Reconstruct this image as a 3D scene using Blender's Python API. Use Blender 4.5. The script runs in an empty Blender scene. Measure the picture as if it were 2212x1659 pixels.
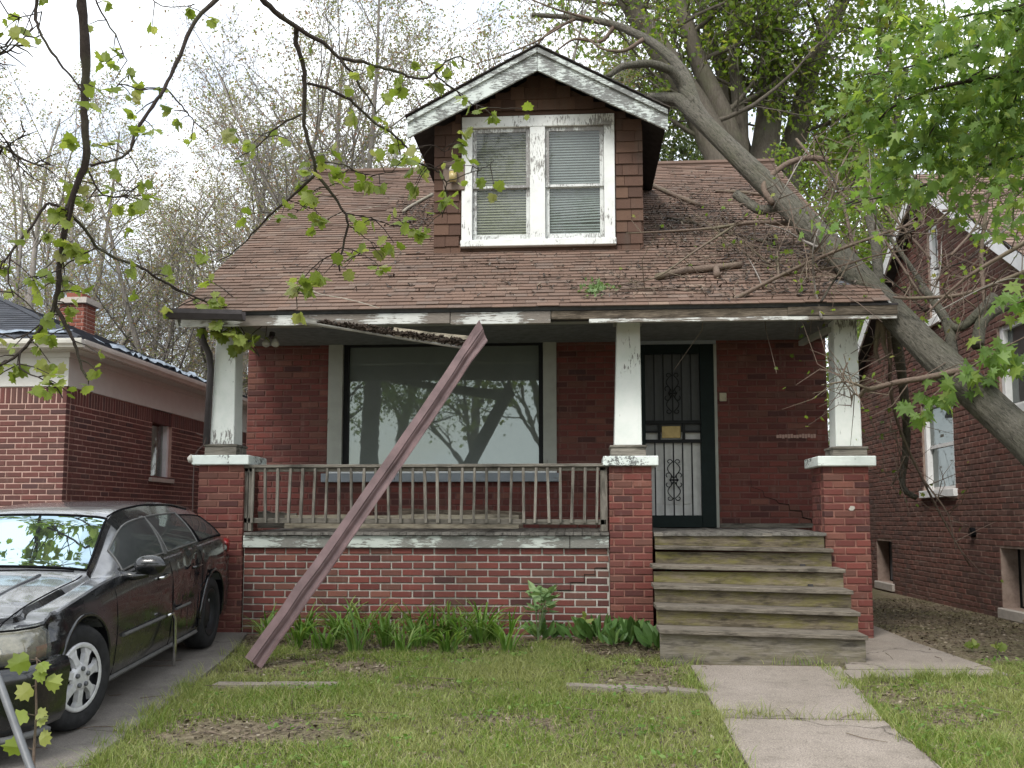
import bpy, bmesh, math, random
import numpy as np
from mathutils import Matrix, Vector
R = math.radians
rng = np.random.default_rng(7)
random.seed(7)
scene = bpy.context.scene
col = scene.collection

# ------------------------------------------------------------------ camera
F, CX, CY = 2100.0, 1106.0, 923.0            # focal length and principal point in a 2212 x 1659 picture
TH, PS = R(5.45), R(3.9)
CAM = np.array([0.0, 0.0, 1.07])
FW = np.array([-math.sin(PS)*math.cos(TH), math.cos(PS)*math.cos(TH), math.sin(TH)])
RT = np.array([math.cos(PS), math.sin(PS), 0.0])
UP = np.cross(RT, FW)
cd = bpy.data.cameras.new('camera'); cam = bpy.data.objects.new('camera', cd); col.objects.link(cam)
cd.sensor_width = 36.0; cd.lens = 36.0*F/2212.0
cd.shift_y = (CY-829.5)/2212.0
cd.clip_start = 0.05; cd.clip_end = 2000.0
m = Matrix.Identity(4)
for i in range(3):
    m[i][0] = RT[i]; m[i][1] = UP[i]; m[i][2] = -FW[i]; m[i][3] = CAM[i]
cam.matrix_world = m
scene.camera = cam

# ------------------------------------------------------------------ sky, sun, exposure
SUN_EL, SUN_AZ = R(52), R(205)                # overcast: soft light from behind and left of the camera
w = bpy.data.worlds.new('World'); scene.world = w; w.use_nodes = True
nt = w.node_tree; nt.nodes.clear()
sky = nt.nodes.new('ShaderNodeTexSky'); sky.sky_type = 'NISHITA'; sky.sun_disc = False
sky.sun_elevation = SUN_EL; sky.sun_rotation = SUN_AZ
sky.air_density = 1.0; sky.dust_density = 3.0
bg1 = nt.nodes.new('ShaderNodeBackground'); bg1.inputs[1].default_value = 0.12
nt.links.new(sky.outputs[0], bg1.inputs[0])
bg2 = nt.nodes.new('ShaderNodeBackground'); bg2.inputs[0].default_value = (0.92, 0.96, 1.0, 1); bg2.inputs[1].default_value = 1.0
tc = nt.nodes.new('ShaderNodeTexCoord')
mp = nt.nodes.new('ShaderNodeMapping'); mp.inputs['Scale'].default_value = (1.6, 1.6, 3.5)
nt.links.new(tc.outputs['Generated'], mp.inputs[0])
no = nt.nodes.new('ShaderNodeTexNoise'); no.inputs['Scale'].default_value = 2.2; no.inputs['Detail'].default_value = 7; no.inputs['Roughness'].default_value = 0.6
nt.links.new(mp.outputs[0], no.inputs['Vector'])
rp = nt.nodes.new('ShaderNodeValToRGB'); rp.color_ramp.elements[0].position = 0.34; rp.color_ramp.elements[1].position = 0.54
rp.color_ramp.elements[0].color = (0.25,)*3+(1,); rp.color_ramp.elements[1].color = (0.99,)*3+(1,)
nt.links.new(no.outputs[0], rp.inputs[0])
mx = nt.nodes.new('ShaderNodeMixShader'); nt.links.new(rp.outputs[0], mx.inputs[0])
nt.links.new(bg1.outputs[0], mx.inputs[1]); nt.links.new(bg2.outputs[0], mx.inputs[2])
wo = nt.nodes.new('ShaderNodeOutputWorld'); nt.links.new(mx.outputs[0], wo.inputs[0])
sd = bpy.data.lights.new('sun', 'SUN'); sun = bpy.data.objects.new('sun', sd); col.objects.link(sun)
sd.energy = 1.5; sd.angle = R(16); sd.color = (1.0, 0.97, 0.92)
sun_dir = Vector((math.sin(SUN_AZ)*math.cos(SUN_EL), math.cos(SUN_AZ)*math.cos(SUN_EL), math.sin(SUN_EL)))
sun.rotation_euler = sun_dir.to_track_quat('Z', 'Y').to_euler(); sun.location = (0, 0, 30)
vs = scene.view_settings
vs.view_transform = 'Standard'; vs.look = 'None'; vs.exposure = 1.08; vs.gamma = 1.0; vs.use_curve_mapping = False
scene.cycles.max_bounces = 6; scene.cycles.diffuse_bounces = 3; scene.cycles.glossy_bounces = 3
scene.cycles.transparent_max_bounces = 6; scene.cycles.transmission_bounces = 3

# ------------------------------------------------------------------ pixel rays (2212 x 1659 measuring grid) to points in the place
def ray(u, v): return FW+RT*(u-CX)/F+UP*(CY-v)/F
def atY(u, v, y):
    r = ray(u, v); return CAM+r*(y/r[1])
def atZ(u, v, z):
    r = ray(u, v); return CAM+r*((z-CAM[2])/r[2])
def atX(u, v, x):
    r = ray(u, v); return CAM+r*(x/r[0])
def atD(u, v, d): return CAM+ray(u, v)*d
def atP(u, v, n, d):
    n = np.array(n, float); r = ray(u, v); return CAM+r*((d-n@CAM)/(n@r))
def proj(p):
    q = np.asarray(p, float)-CAM; d = q@FW
    return CX+F*(q@RT)/d, CY-F*(q@UP)/d, d
GS = 0.05                                     # the yard falls gently from the house to the street
def gz(y): return -GS*(9.2-y) if y < 9.2 else 0.0
def gza(y): return np.where(y < 9.2, -GS*(9.2-y), 0.0)
def atG(u, v): return atP(u, v, (0, -GS, 1), -GS*9.2)
RSL = (6.12-3.03)/(13.6-8.8); EY, EZ = 8.8, 3.03
def roofz(y): return EZ+RSL*(y-EY)
def atR(u, v, off=0.0):
    p = atP(u, v, (0, -RSL, 1), EZ-RSL*EY)
    n = np.array([0, -RSL, 1])/math.hypot(1, RSL); return p+n*off

# ------------------------------------------------------------------ geometry helpers
ORG = {}
class Geo:
    """collects verts and faces, builds ONE mesh object"""
    def __init__(s): s.V = []; s.Fs = []; s.n = 0
    def add(s, V, Fc):
        V = np.asarray(V, float).reshape(-1, 3)
        if isinstance(Fc, np.ndarray): s.Fs.append(Fc+s.n)
        else:
            by = {}
            for f in Fc: by.setdefault(len(f), []).append(f)
            for k in by: s.Fs.append(np.array(by[k], int)+s.n)
        s.V.append(V); s.n += len(V); return s
    def box(s, lo, hi):
        x0, y0, z0 = lo; x1, y1, z1 = hi
        return s.add([(x0,y0,z0),(x1,y0,z0),(x1,y1,z0),(x0,y1,z0),(x0,y0,z1),(x1,y0,z1),(x1,y1,z1),(x0,y1,z1)], BOXF)
    def obox(s, c, ax, ay, az):
        c, ax, ay, az = [np.asarray(q, float) for q in (c, ax, ay, az)]
        return s.add([c+ax*i+ay*j+az*k for k in (-1, 1) for (i, j) in ((-1,-1),(1,-1),(1,1),(-1,1))], BOXF)
    def beam(s, a, b, w, h, up=(0, 0, 1)):
        a, b, up = [np.asarray(q, float) for q in (a, b, up)]
        d = b-a; L = np.linalg.norm(d); d /= L
        sx = np.cross(d, up); sx /= np.linalg.norm(sx); uz = np.cross(sx, d)
        return s.obox((a+b)/2, sx*w/2, d*L/2, uz*h/2)
    def prism(s, prof, a, b):
        """prof: list of 3-D points (convex or not), swept by vector b-a"""
        P = np.asarray(prof, float); n = len(P); d = np.asarray(b, float)-np.asarray(a, float)
        V = np.vstack([P, P+d]); Fc = [[i, (i+1) % n, n+(i+1) % n, n+i] for i in range(n)]
        Fc.append(list(range(n))[::-1]); Fc.append(list(range(n, 2*n))); return s.add(V, Fc)
    def quad(s, *p): return s.add(p, [list(range(len(p)))])
    def tube(s, pts, rad, n=6, cap=True, jitter=0.0):
        P = np.asarray(pts, float); k = len(P); rad = np.broadcast_to(np.asarray(rad, float), (k,))
        T = np.gradient(P, axis=0); T /= np.linalg.norm(T, axis=1)[:, None]+1e-9
        a = np.array([0, 0, 1.0]) if abs(T[0][2]) < .9 else np.array([1.0, 0, 0])
        u = np.cross(T[0], a); u /= np.linalg.norm(u); U = [u]
        for i in range(1, k):
            u = U[-1]-T[i]*(U[-1]@T[i]); u /= np.linalg.norm(u)+1e-9; U.append(u)
        U = np.array(U); W = np.cross(T, U); an = np.arange(n)*2*math.pi/n
        rr = rad[:, None]*np.ones((1, n))
        if jitter: rr = rr*(1+jitter*rng.uniform(-1, 1, (k, n)))
        V = P[:, None, :]+rr[:, :, None]*(U[:, None, :]*np.cos(an)[None, :, None]+W[:, None, :]*np.sin(an)[None, :, None])
        V = V.reshape(-1, 3); i = np.arange(k-1)[:, None]*n; j = np.arange(n)[None, :]; j2 = (j+1) % n
        Fq = np.stack([i+j, i+j2, i+n+j2, i+n+j], -1).reshape(-1, 4)
        b = s.n; s.add(V, Fq)
        if cap and n > 2:
            s.Fs.append(np.array([list(range(n))[::-1]])+b); s.Fs.append(np.array([[(k-1)*n+q for q in range(n)]])+b)
        return s
    def build(s, name, mat, parent=None, smooth=False, sharp=None, org=None, bevel=0):
        V = np.vstack(s.V)
        o_ = np.array(ORG[parent.name]) if parent else (np.array(org, float) if org is not None else np.zeros(3))
        me = bpy.data.meshes.new(name); V = V-o_
        me.vertices.add(len(V)); me.vertices.foreach_set('co', V.astype(np.float32).ravel())
        lv = np.concatenate([f.ravel() for f in s.Fs]); tot = np.concatenate([np.full(len(f), f.shape[1]) for f in s.Fs])
        st = np.concatenate([[0], np.cumsum(tot)[:-1]])
        me.loops.add(len(lv)); me.loops.foreach_set('vertex_index', lv.astype(np.int32))
        me.polygons.add(len(tot)); me.polygons.foreach_set('loop_start', st.astype(np.int32))
        try: me.polygons.foreach_set('loop_total', tot.astype(np.int32))
        except Exception: pass
        me.polygons.foreach_set('use_smooth', np.full(len(tot), bool(smooth)))
        me.materials.append(MAT[mat] if isinstance(mat, str) else mat)
        me.update(calc_edges=True)
        if sharp:
            bm = bmesh.new(); bm.from_mesh(me); bmesh.ops.recalc_face_normals(bm, faces=bm.faces)
            for e in bm.edges:
                if len(e.link_faces) == 2 and e.calc_face_angle(0) > R(sharp): e.smooth = False
            bm.to_mesh(me); bm.free()
        o = bpy.data.objects.new(name, me); col.objects.link(o)
        if parent: o.parent = parent
        elif org is not None: o.location = o_
        ORG[o.name] = tuple(o_)
        if bevel:
            b = o.modifiers.new('bevel', 'BEVEL'); b.width = bevel; b.segments = 1; b.limit_method = 'ANGLE'
        return o
BOXF = [[0,3,2,1],[4,5,6,7],[0,1,5,4],[1,2,6,5],[2,3,7,6],[3,0,4,7]]
def tag(o, label=None, cat=None, group=None, kind=None):
    if label: o['label'] = label
    if cat: o['category'] = cat
    if group: o['group'] = group
    if kind: o['kind'] = kind
    return o
def thing(name, loc, label, cat, group=None):
    o = bpy.data.objects.new(name, None); col.objects.link(o); o.location = loc; o.empty_display_size = .2
    ORG[o.name] = tuple(loc); return tag(o, label, cat, group)
def inst(name, me, M, parent=None):
    """another object on shared mesh data, at world matrix M"""
    o = bpy.data.objects.new(name, me); col.objects.link(o)
    if parent:
        o.parent = parent; o.matrix_local = Matrix.Translation(-Vector(ORG[parent.name])) @ M
    else: o.matrix_world = M
    ORG[o.name] = ORG[parent.name] if parent else tuple(M.translation)
    return o
def mat4(x, y, z, t):
    return Matrix(((x[0], y[0], z[0], t[0]), (x[1], y[1], z[1], t[1]), (x[2], y[2], z[2], t[2]), (0, 0, 0, 1)))
def mesh_only(name, V, Fc, mat, smooth=False):
    g = Geo().add(V, Fc); o = g.build(name, mat, smooth=smooth); me = o.data; bpy.data.objects.remove(o); return me
# ------------------------------------------------------------------ materials
MAT = {}
class NG:
    def __init__(s, name):
        s.m = bpy.data.materials.new(name); s.m.use_nodes = True; s.t = s.m.node_tree; s.t.nodes.clear(); MAT[name] = s.m
    def node(s, ty, **kw):
        n = s.t.nodes.new(ty)
        for k, v in kw.items(): setattr(n, k, v)
        return n
    def put(s, sock, v):
        if isinstance(v, bpy.types.NodeSocket): s.t.links.new(v, sock)
        elif isinstance(v, (tuple, list)) and len(v) == 3 and sock.type == 'RGBA': sock.default_value = (*v, 1)
        else: sock.default_value = v
    def pos(s, sc=(1, 1, 1), obj=False):
        g = s.node('ShaderNodeTexCoord').outputs['Object'] if obj else s.node('ShaderNodeNewGeometry').outputs['Position']
        mp = s.node('ShaderNodeMapping'); mp.inputs['Scale'].default_value = sc; s.put(mp.inputs[0], g); return mp.outputs[0]
    def noise(s, vec, scale=5, detail=5, rough=.6, dist=0):
        n = s.node('ShaderNodeTexNoise'); s.put(n.inputs['Vector'], vec); n.inputs['Scale'].default_value = scale
        n.inputs['Detail'].default_value = detail; n.inputs['Roughness'].default_value = rough; n.inputs['Distortion'].default_value = dist
        return n.outputs[0]
    def voro(s, vec, scale=5, feat='F1'):
        n = s.node('ShaderNodeTexVoronoi', feature=feat); s.put(n.inputs['Vector'], vec); n.inputs['Scale'].default_value = scale; return n.outputs['Distance']
    def ramp(s, f, stops):
        n = s.node('ShaderNodeValToRGB'); e = n.color_ramp.elements
        while len(e) < len(stops): e.new(.5)
        for q, (p, c) in zip(e, stops):
            q.position = p; q.color = (*c, 1) if isinstance(c, (tuple, list)) else (c, c, c, 1)
        s.put(n.inputs[0], f); return n.outputs[0]
    def mix(s, f, a, b, mode='MIX'):
        n = s.node('ShaderNodeMix', data_type='RGBA', blend_type=mode); s.put(n.inputs[0], f); s.put(n.inputs[6], a); s.put(n.inputs[7], b); return n.outputs[2]
    def math(s, op, a, b=0.0):
        n = s.node('ShaderNodeMath', operation=op); s.put(n.inputs[0], a); s.put(n.inputs[1], b); return n.outputs[0]
    def rand(s):
        a = s.node('ShaderNodeObjectInfo').outputs['Random']; b = s.node('ShaderNodeNewGeometry').outputs['Random Per Island']
        return s.math('FRACT', s.math('ADD', s.math('MULTIPLY', a, 7.31), s.math('MULTIPLY', b, 3.77)))
    def bump(s, h, strength=.5, dist=.01):
        n = s.node('ShaderNodeBump'); n.inputs['Strength'].default_value = strength; n.inputs['Distance'].default_value = dist; s.put(n.inputs['Height'], h); return n.outputs[0]
    def pbr(s, color, rough=.8, spec=.3, normal=None, metal=0.0, coat=0.0):
        n = s.node('ShaderNodeBsdfPrincipled'); s.put(n.inputs['Base Color'], color); s.put(n.inputs['Roughness'], rough)
        s.put(n.inputs['Specular IOR Level'], spec); s.put(n.inputs['Metallic'], metal); n.inputs['Coat Weight'].default_value = coat; n.inputs['Coat Roughness'].default_value = .06
        if normal is not None: s.put(n.inputs['Normal'], normal)
        return n.outputs[0]
    def out(s, sh):
        o = s.node('ShaderNodeOutputMaterial'); s.t.links.new(sh, o.inputs[0]); return s.m

def simple(name, c, rough=.7, spec=.3, metal=0, var=.25, scale=12, bump=0.0, coat=0.0):
    g = NG(name); f = g.noise(g.pos(), scale, 6, .65)
    k = g.ramp(f, [(.3, tuple(q*(1-var) for q in c)), (.7, tuple(min(1, q*(1+var)) for q in c))])
    return g.out(g.pbr(k, rough, spec, g.bump(f, .5, bump) if bump else None, metal, coat))

def brickmat(name, stops, dirt=(.07, .05, .045), dirty=.35):
    g = NG(name); r = g.rand(); c = g.ramp(r, stops)
    p = g.pos(); f = g.noise(p, 55, 5, .7); c = g.mix(g.ramp(f, [(.35, 0), (.75, .35)]), c, dirt)
    big = g.noise(p, 1.3, 5, .65); c = g.mix(g.ramp(big, [(.45, 0), (.7, dirty)]), c, dirt)
    lo = g.noise(g.pos((9, 9, 1.5)), 2, 4, .6); c = g.mix(g.ramp(lo, [(.58, 0), (.74, .22)]), c, (.32, .24, .21))
    return g.out(g.pbr(c, .85, .2, g.bump(g.noise(p, 90, 4, .7), .6, .004)))
brickmat('brick_main', [(0, (.069, .030, .028)), (.12, (.121, .037, .032)), (.4, (.155, .046, .038)), (.7, (.190, .055, .044)), (.9, (.132, .060, .046)), (1, (.218, .086, .063))])
brickmat('brick_left', [(0, (.110, .046, .042)), (.5, (.160, .059, .051)), (.8, (.127, .061, .051)), (1, (.088, .044, .044))])
brickmat('brick_right', [(0, (.140, .068, .054)), (.4, (.185, .082, .063)), (.7, (.172, .092, .072)), (1, (.10, .055, .046))], dirty=.55)
brickmat('brick_chimney', [(0, (.20, .06, .04)), (1, (.28, .09, .06))])
def mortarmat(name, c, d):
    g = NG(name); p = g.pos(); f = g.noise(p, 9, 6, .7); return g.out(g.pbr(g.ramp(f, [(.3, d), (.65, c)]), .95, .1, g.bump(g.noise(p, 130, 4, .7), .7, .005)))
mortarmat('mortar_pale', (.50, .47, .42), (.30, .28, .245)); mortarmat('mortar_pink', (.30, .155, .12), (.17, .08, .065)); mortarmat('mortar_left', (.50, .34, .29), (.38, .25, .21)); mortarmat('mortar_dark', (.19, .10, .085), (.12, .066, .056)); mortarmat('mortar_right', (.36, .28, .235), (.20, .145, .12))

def paint(name, paintc, under, thr=.56, grain=(14, 14, 2.0), scale=6.0, tint=None, bare=.25):
    """old paint flaking off bare grey wood"""
    g = NG(name); p = g.pos(grain); q = g.pos()
    a = g.noise(p, scale, 8, .72, .3); b = g.noise(q, 2.3, 4, .6); f = g.math('ADD', a, g.math('MULTIPLY', g.math('SUBTRACT', b, .5), bare*4))
    mk = g.ramp(f, [(thr, 0), (thr+.025, 1)])
    st = g.noise(q, 7, 5, .65); pc = g.mix(g.ramp(st, [(.42, 0), (.75, .55)]), paintc, tint or tuple(k*.72 for k in paintc))
    wood = g.ramp(g.noise(g.pos(tuple(k*2.5 for k in grain)), 6, 6, .7), [(.25, tuple(k*.45 for k in under)), (.7, under)])
    c = g.mix(mk, pc, wood)
    h = g.mix(mk, (1, 1, 1), g.mix(.5, (0, 0, 0), wood))
    return g.out(g.pbr(c, g.ramp(mk, [(0, .5), (1, .9)]), .35, g.bump(h, .6, .004)))
paint('paint_column', (.74, .765, .73), (.30, .29, .27), .625, (10, 10, 1.6), 7, (.55, .62, .57))
paint('paint_cap', (.70, .76, .72), (.22, .23, .22), .555, (9, 9, 9), 4)
paint('paint_fascia', (.60, .61, .58), (.25, .22, .19), .45, (1.2, 12, 16), 5)
paint('paint_dormer_fascia', (.56, .61, .58), (.24, .245, .235), .48, (2.2, 14, 14), 7)
paint('paint_window', (.72, .735, .71), (.34, .33, .31), .66, (11, 11, 2.2), 6)
paint('paint_sash', (.62, .64, .62), (.33, .32, .31), .52, (12, 12, 3), 8)
paint('paint_skirt', (.48, .515, .47), (.25, .245, .22), .475, (2.0, 14, 12), 5)
paint('paint_casing', (.34, .35, .31), (.22, .21, .19), .72, (12, 12, 2), 5)
paint('paint_sill_blue', (.26, .29, .32), (.30, .30, .30), .70, (2, 12, 12), 6)
paint('paint_clean', (.78, .79, .78), (.45, .43, .40), .74, (8, 8, 8), 5)
paint('paint_frieze', (.56, .555, .52), (.42, .40, .37), .80, (3, 3, 12), 4, (.47, .455, .42))

def wood(name, a, b, grain, moss=None, scale=5, bump=.006):
    g = NG(name); p = g.pos(grain); f = g.noise(p, scale, 8, .7, .4); r = g.rand()
    c = g.ramp(f, [(.2, tuple(k*.4 for k in a)), (.45, a), (.72, b)])
    c = g.mix(1.0, c, g.ramp(r, [(0, .72), (1, 1.12)]), 'MULTIPLY')
    q = g.pos(); dk = g.noise(g.pos(tuple(math.sqrt(k) for k in grain)), 3.2, 5, .65); c = g.mix(g.ramp(dk, [(.48, 0), (.66, .85)]), c, tuple(k*.28 for k in a))
    if moss:
        mn = g.noise(g.pos(tuple(k**.4 for k in grain)), 2.6, 6, .7); c = g.mix(g.ramp(mn, [(.45, 0), (.66, .75)]), c, moss)
    return g.out(g.pbr(c, .9, .2, g.bump(f, .8, bump)))
wood('wood_grey_x', (.165, .15, .125), (.30, .275, .235), (1.0, 22, 26)); wood('wood_grey_z', (.17, .155, .13), (.31, .285, .245), (24, 24, 1.0))
wood('wood_grey_y', (.15, .14, .125), (.25, .235, .21), (26, 1.2, 20))
wood('wood_step', (.135, .11, .075), (.28, .235, .165), (2.2, 34, 34), (.165, .15, .04), 4); wood('wood_step_base', (.17, .15, .12), (.28, .25, .205), (2.0, 30, 30), (.14, .125, .07), 4)
wood('wood_rot', (.105, .085, .064), (.26, .215, .165), (1.6, 20, 22)); wood('wood_tread', (.14, .12, .095), (.27, .24, .195), (2.0, 30, 30), None, 4); wood('wood_dark', (.035, .033, .033), (.06, .056, .054), (2, 10, 10))
wood('plank_pale', (.33, .29, .22), (.46, .42, .33), (1.2, 20, 20))

def shing(name, stops, litter=(.07, .05, .04), amt=.55):
    g = NG(name); c = g.ramp(g.rand(), stops); p = g.pos(); sp = g.noise(p, 260, 3, .8); c = g.mix(1.0, c, g.ramp(sp, [(.3, .62), (.7, 1.3)]), 'MULTIPLY')
    big = g.noise(p, 1.1, 6, .7); c = g.mix(g.ramp(big, [(.47, 0), (.68, amt)]), c, litter)
    st = g.noise(g.pos((5, 1.2, 1.2)), 1.6, 4, .6); c = g.mix(g.ramp(st, [(.55, 0), (.75, .25)]), c, (.10, .10, .085))
    return g.out(g.pbr(c, .92, .12, g.bump(sp, .5, .003)))
shing('shingle', [(0, (.136, .093, .073)), (.35, (.164, .111, .086)), (.65, (.182, .121, .093)), (.9, (.155, .116, .096)), (1, (.22, .158, .122))], amt=.4)
shing('shingle_dark', [(0, (.05, .055, .065)), (1, (.085, .09, .105))], (.04, .04, .045))
shing('shingle_right', [(0, (.15, .105, .085)), (1, (.225, .16, .13))], (.09, .065, .05))
shing('siding', [(0, (.085, .052, .04)), (.5, (.11, .066, .049)), (.8, (.14, .085, .06)), (1, (.095, .055, .043))], (.06, .04, .035), .35)
shing('shingle_edge', [(0, (.045, .042, .042)), (1, (.09, .08, .075))])
simple('felt', (.10, .105, .115), .9, .2, bump=.003); simple('tar', (.03, .03, .032), .9)
simple('soffit', (.06, .058, .058), .9, .1); simple('ceiling', (.17, .18, .18), .85, .1); simple('black_metal', (.012, .013, .014), .6, .2)
simple('door_green', (.006, .013, .012), .6, .2); simple('door_screen', (.085, .09, .09), .6, .3, var=.1); simple('door_white', (.62, .62, .60), .6, .3, var=.1); simple('brass', (.30, .22, .09), .4, .5, .6); simple('ivory', (.42, .38, .27), .5, .4)
simple('gutter_brown', (.15, .098, .098), .55, .35, var=.35, scale=5); simple('gutter_dark', (.045, .038, .04), .5, .4); simple('gutter_white', (.62, .60, .55), .6, .3, var=.12, scale=4)
simple('metal_white', (.78, .79, .8), .45, .4, var=.06); simple('pipe_steel', (.11, .115, .12), .5, .4, .2); simple('lamp_white', (.45, .43, .38), .5, .4, var=.3); simple('lamp_amber', (.34, .27, .11), .25, .5); simple('box_brown', (.16, .115, .085), .5, .4, var=.12)
simple('gutter_old', (.40, .39, .36), .7, .3, var=.4, scale=8); simple('debris', (.05, .038, .03), .95, .1, var=.5, scale=40, bump=.01); simple('tarp_blue', (.20, .24, .29), .5, .4, var=.5, scale=9); simple('curtain_red', (.15, .045, .05), .9, .1); simple('curtain_pale', (.30, .29, .16), .9, .1, var=.4)
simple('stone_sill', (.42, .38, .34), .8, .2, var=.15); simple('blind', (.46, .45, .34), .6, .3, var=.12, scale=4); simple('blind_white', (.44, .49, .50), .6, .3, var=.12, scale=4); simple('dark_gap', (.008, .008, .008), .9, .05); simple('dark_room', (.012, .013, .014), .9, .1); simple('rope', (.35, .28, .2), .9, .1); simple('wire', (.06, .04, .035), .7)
simple('hollow_black', (.02, .017, .014), .95, .05, var=.5, scale=30)
def glassy(name, base, fac, tint=(.8, .88, .86), rough=.015, dirt=.35, wob=.0025):
    """reflecting pane over a dark interior, a little dust on it"""
    g = NG(name); p = g.pos(); lw = g.node('ShaderNodeLayerWeight'); lw.inputs[0].default_value = .35
    f = g.math('ADD', g.math('MULTIPLY', lw.outputs['Fresnel'], .6), fac)
    gl = g.node('ShaderNodeBsdfGlossy'); g.put(gl.inputs[0], tint); gl.inputs['Roughness'].default_value = rough
    g.put(gl.inputs['Normal'], g.bump(g.noise(p, 3.0, 2, .5), .25, wob*4))
    d = g.pbr(g.mix(g.math('MULTIPLY', g.noise(p, 4, 6, .7), dirt), base, (.30, .32, .30)), .7, .2)
    mx = g.node('ShaderNodeMixShader'); g.put(mx.inputs[0], f); g.t.links.new(d, mx.inputs[1]); g.t.links.new(gl.outputs[0], mx.inputs[2]); return g.out(mx.outputs[0])
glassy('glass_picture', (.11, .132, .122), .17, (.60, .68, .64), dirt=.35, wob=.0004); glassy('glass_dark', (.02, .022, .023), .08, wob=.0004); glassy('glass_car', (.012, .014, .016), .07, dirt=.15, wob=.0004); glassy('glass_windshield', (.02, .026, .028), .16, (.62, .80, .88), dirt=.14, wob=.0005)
def clear_pane(name, fac, tint, veil):
    g = NG(name); tr = g.node('ShaderNodeBsdfTransparent'); tr.inputs[0].default_value = (*tint, 1)
    lw = g.node('ShaderNodeLayerWeight'); lw.inputs[0].default_value = .35
    gl = g.node('ShaderNodeBsdfGlossy'); gl.inputs['Roughness'].default_value = .03; df = g.pbr((.35, .37, .36), .9, .1)
    m1 = g.node('ShaderNodeMixShader'); g.put(m1.inputs[0], g.math('MULTIPLY', g.noise(g.pos(), 5, 6, .7), veil)); g.t.links.new(tr.outputs[0], m1.inputs[1]); g.t.links.new(df, m1.inputs[2])
    m2 = g.node('ShaderNodeMixShader'); g.put(m2.inputs[0], g.math('ADD', g.math('MULTIPLY', lw.outputs['Fresnel'], .35), fac)); g.t.links.new(m1.outputs[0], m2.inputs[1]); g.t.links.new(gl.outputs[0], m2.inputs[2]); return g.out(m2.outputs[0])
clear_pane('pane_dusty', .015, (.88, .9, .88), .22); clear_pane('lamp_lens', .08, (.88, .84, .72), .42)

def concrete(name, a, b, speck=.35, crack=True):
    g = NG(name); p = g.pos(); f = g.noise(p, 2.0, 6, .65); c = g.ramp(f, [(.3, a), (.7, b)])
    v = g.noise(p, 120, 3, .75); c = g.mix(1.0, c, g.ramp(v, [(.32, 1-speck), (.5, 1.0), (.72, 1+speck)]), 'MULTIPLY')
    st = g.noise(p, 7, 6, .7); c = g.mix(g.ramp(st, [(.52, 0), (.75, .5)]), c, tuple(k*.5 for k in a))
    cv = g.node('ShaderNodeTexVoronoi', feature='DISTANCE_TO_EDGE'); nz = g.node('ShaderNodeTexNoise'); g.put(nz.inputs['Vector'], p); nz.inputs['Scale'].default_value = 3.0; nz.inputs['Detail'].default_value = 6
    va = g.node('ShaderNodeVectorMath', operation='MULTIPLY_ADD'); g.put(va.inputs[0], nz.outputs['Color']); va.inputs[1].default_value = (.5, .5, .5); g.put(va.inputs[2], p); g.put(cv.inputs['Vector'], va.outputs[0]); cv.inputs['Scale'].default_value = .42
    c = g.mix(g.ramp(cv.outputs['Distance'], [(.0, .8), (.006, 0)]), c, (.05, .042, .035))
    return g.out(g.pbr(c, .92, .15, g.bump(v, .6, .004)))
concrete('concrete_walk', (.215, .185, .155), (.29, .25, .215), .5); concrete('concrete_drive', (.15, .135, .12), (.225, .205, .185), .35); concrete('concrete_side', (.20, .172, .145), (.27, .235, .20), .35)
def soil():
    g = NG('soil'); p = g.pos(); a = g.noise(p, .9, 6, .65); b = g.noise(p, 22, 6, .75); c = g.ramp(b, [(.3, (.075, .058, .042)), (.5, (.17, .135, .095)), (.68, (.32, .27, .19))])
    c = g.mix(g.ramp(a, [(.40, 0), (.62, .55)]), c, (.115, .125, .05)); return g.out(g.pbr(c, .95, .1, g.bump(b, .9, .02)))
soil()
def leafmat(name, stops, trans=.35, spot=None, patch=None):
    g = NG(name); c = g.ramp(g.rand(), stops); p = g.pos(); n = g.noise(p, 3.0 if patch is None else .9, 4, .6)
    if patch: c = g.mix(g.ramp(n, [(.42, 0), (.62, .85)]), c, g.ramp(g.rand(), [(0, tuple(q*.7 for q in patch)), (1, tuple(q*1.2 for q in patch))]))
    else: c = g.mix(1.0, c, g.ramp(n, [(.3, .75), (.7, 1.2)]), 'MULTIPLY')
    d = g.pbr(c, .5, .35); t = g.node('ShaderNodeBsdfTranslucent'); g.put(t.inputs[0], g.mix(1.0, c, (1.3, 1.35, .7), 'MULTIPLY'))
    mx = g.node('ShaderNodeMixShader'); mx.inputs[0].default_value = trans; g.t.links.new(d, mx.inputs[1]); g.t.links.new(t.outputs[0], mx.inputs[2]); return g.out(mx.outputs[0])
leafmat('leaf_front', [(0, (.15, .20, .035)), (.4, (.21, .27, .05)), (.75, (.28, .33, .085)), (1, (.33, .33, .14))], .5)
leafmat('leaf_maple', [(0, (.12, .21, .05)), (.5, (.18, .28, .075)), (1, (.26, .33, .075))], .55)
leafmat('leaf_back', [(0, (.11, .18, .028)), (.5, (.165, .245, .04)), (.9, (.23, .28, .055)), (1, (.27, .25, .07))], .55)
leafmat('leaf_dark', [(0, (.05, .075, .025)), (1, (.10, .13, .04))], .35); leafmat('leaf_bud', [(0, (.17, .20, .07)), (.35, (.22, .24, .10)), (.6, (.26, .24, .16)), (.82, (.27, .19, .13)), (1, (.30, .14, .11))], .5)
leafmat('leaf_lily', [(0, (.09, .185, .03)), (.6, (.145, .26, .05)), (1, (.25, .32, .10))], .4); leafmat('leaf_broad', [(0, (.06, .13, .03)), (.7, (.10, .19, .05)), (1, (.17, .26, .08))], .25); leafmat('leaf_peony', [(0, (.15, .24, .10)), (1, (.22, .31, .14))], .3)
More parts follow.
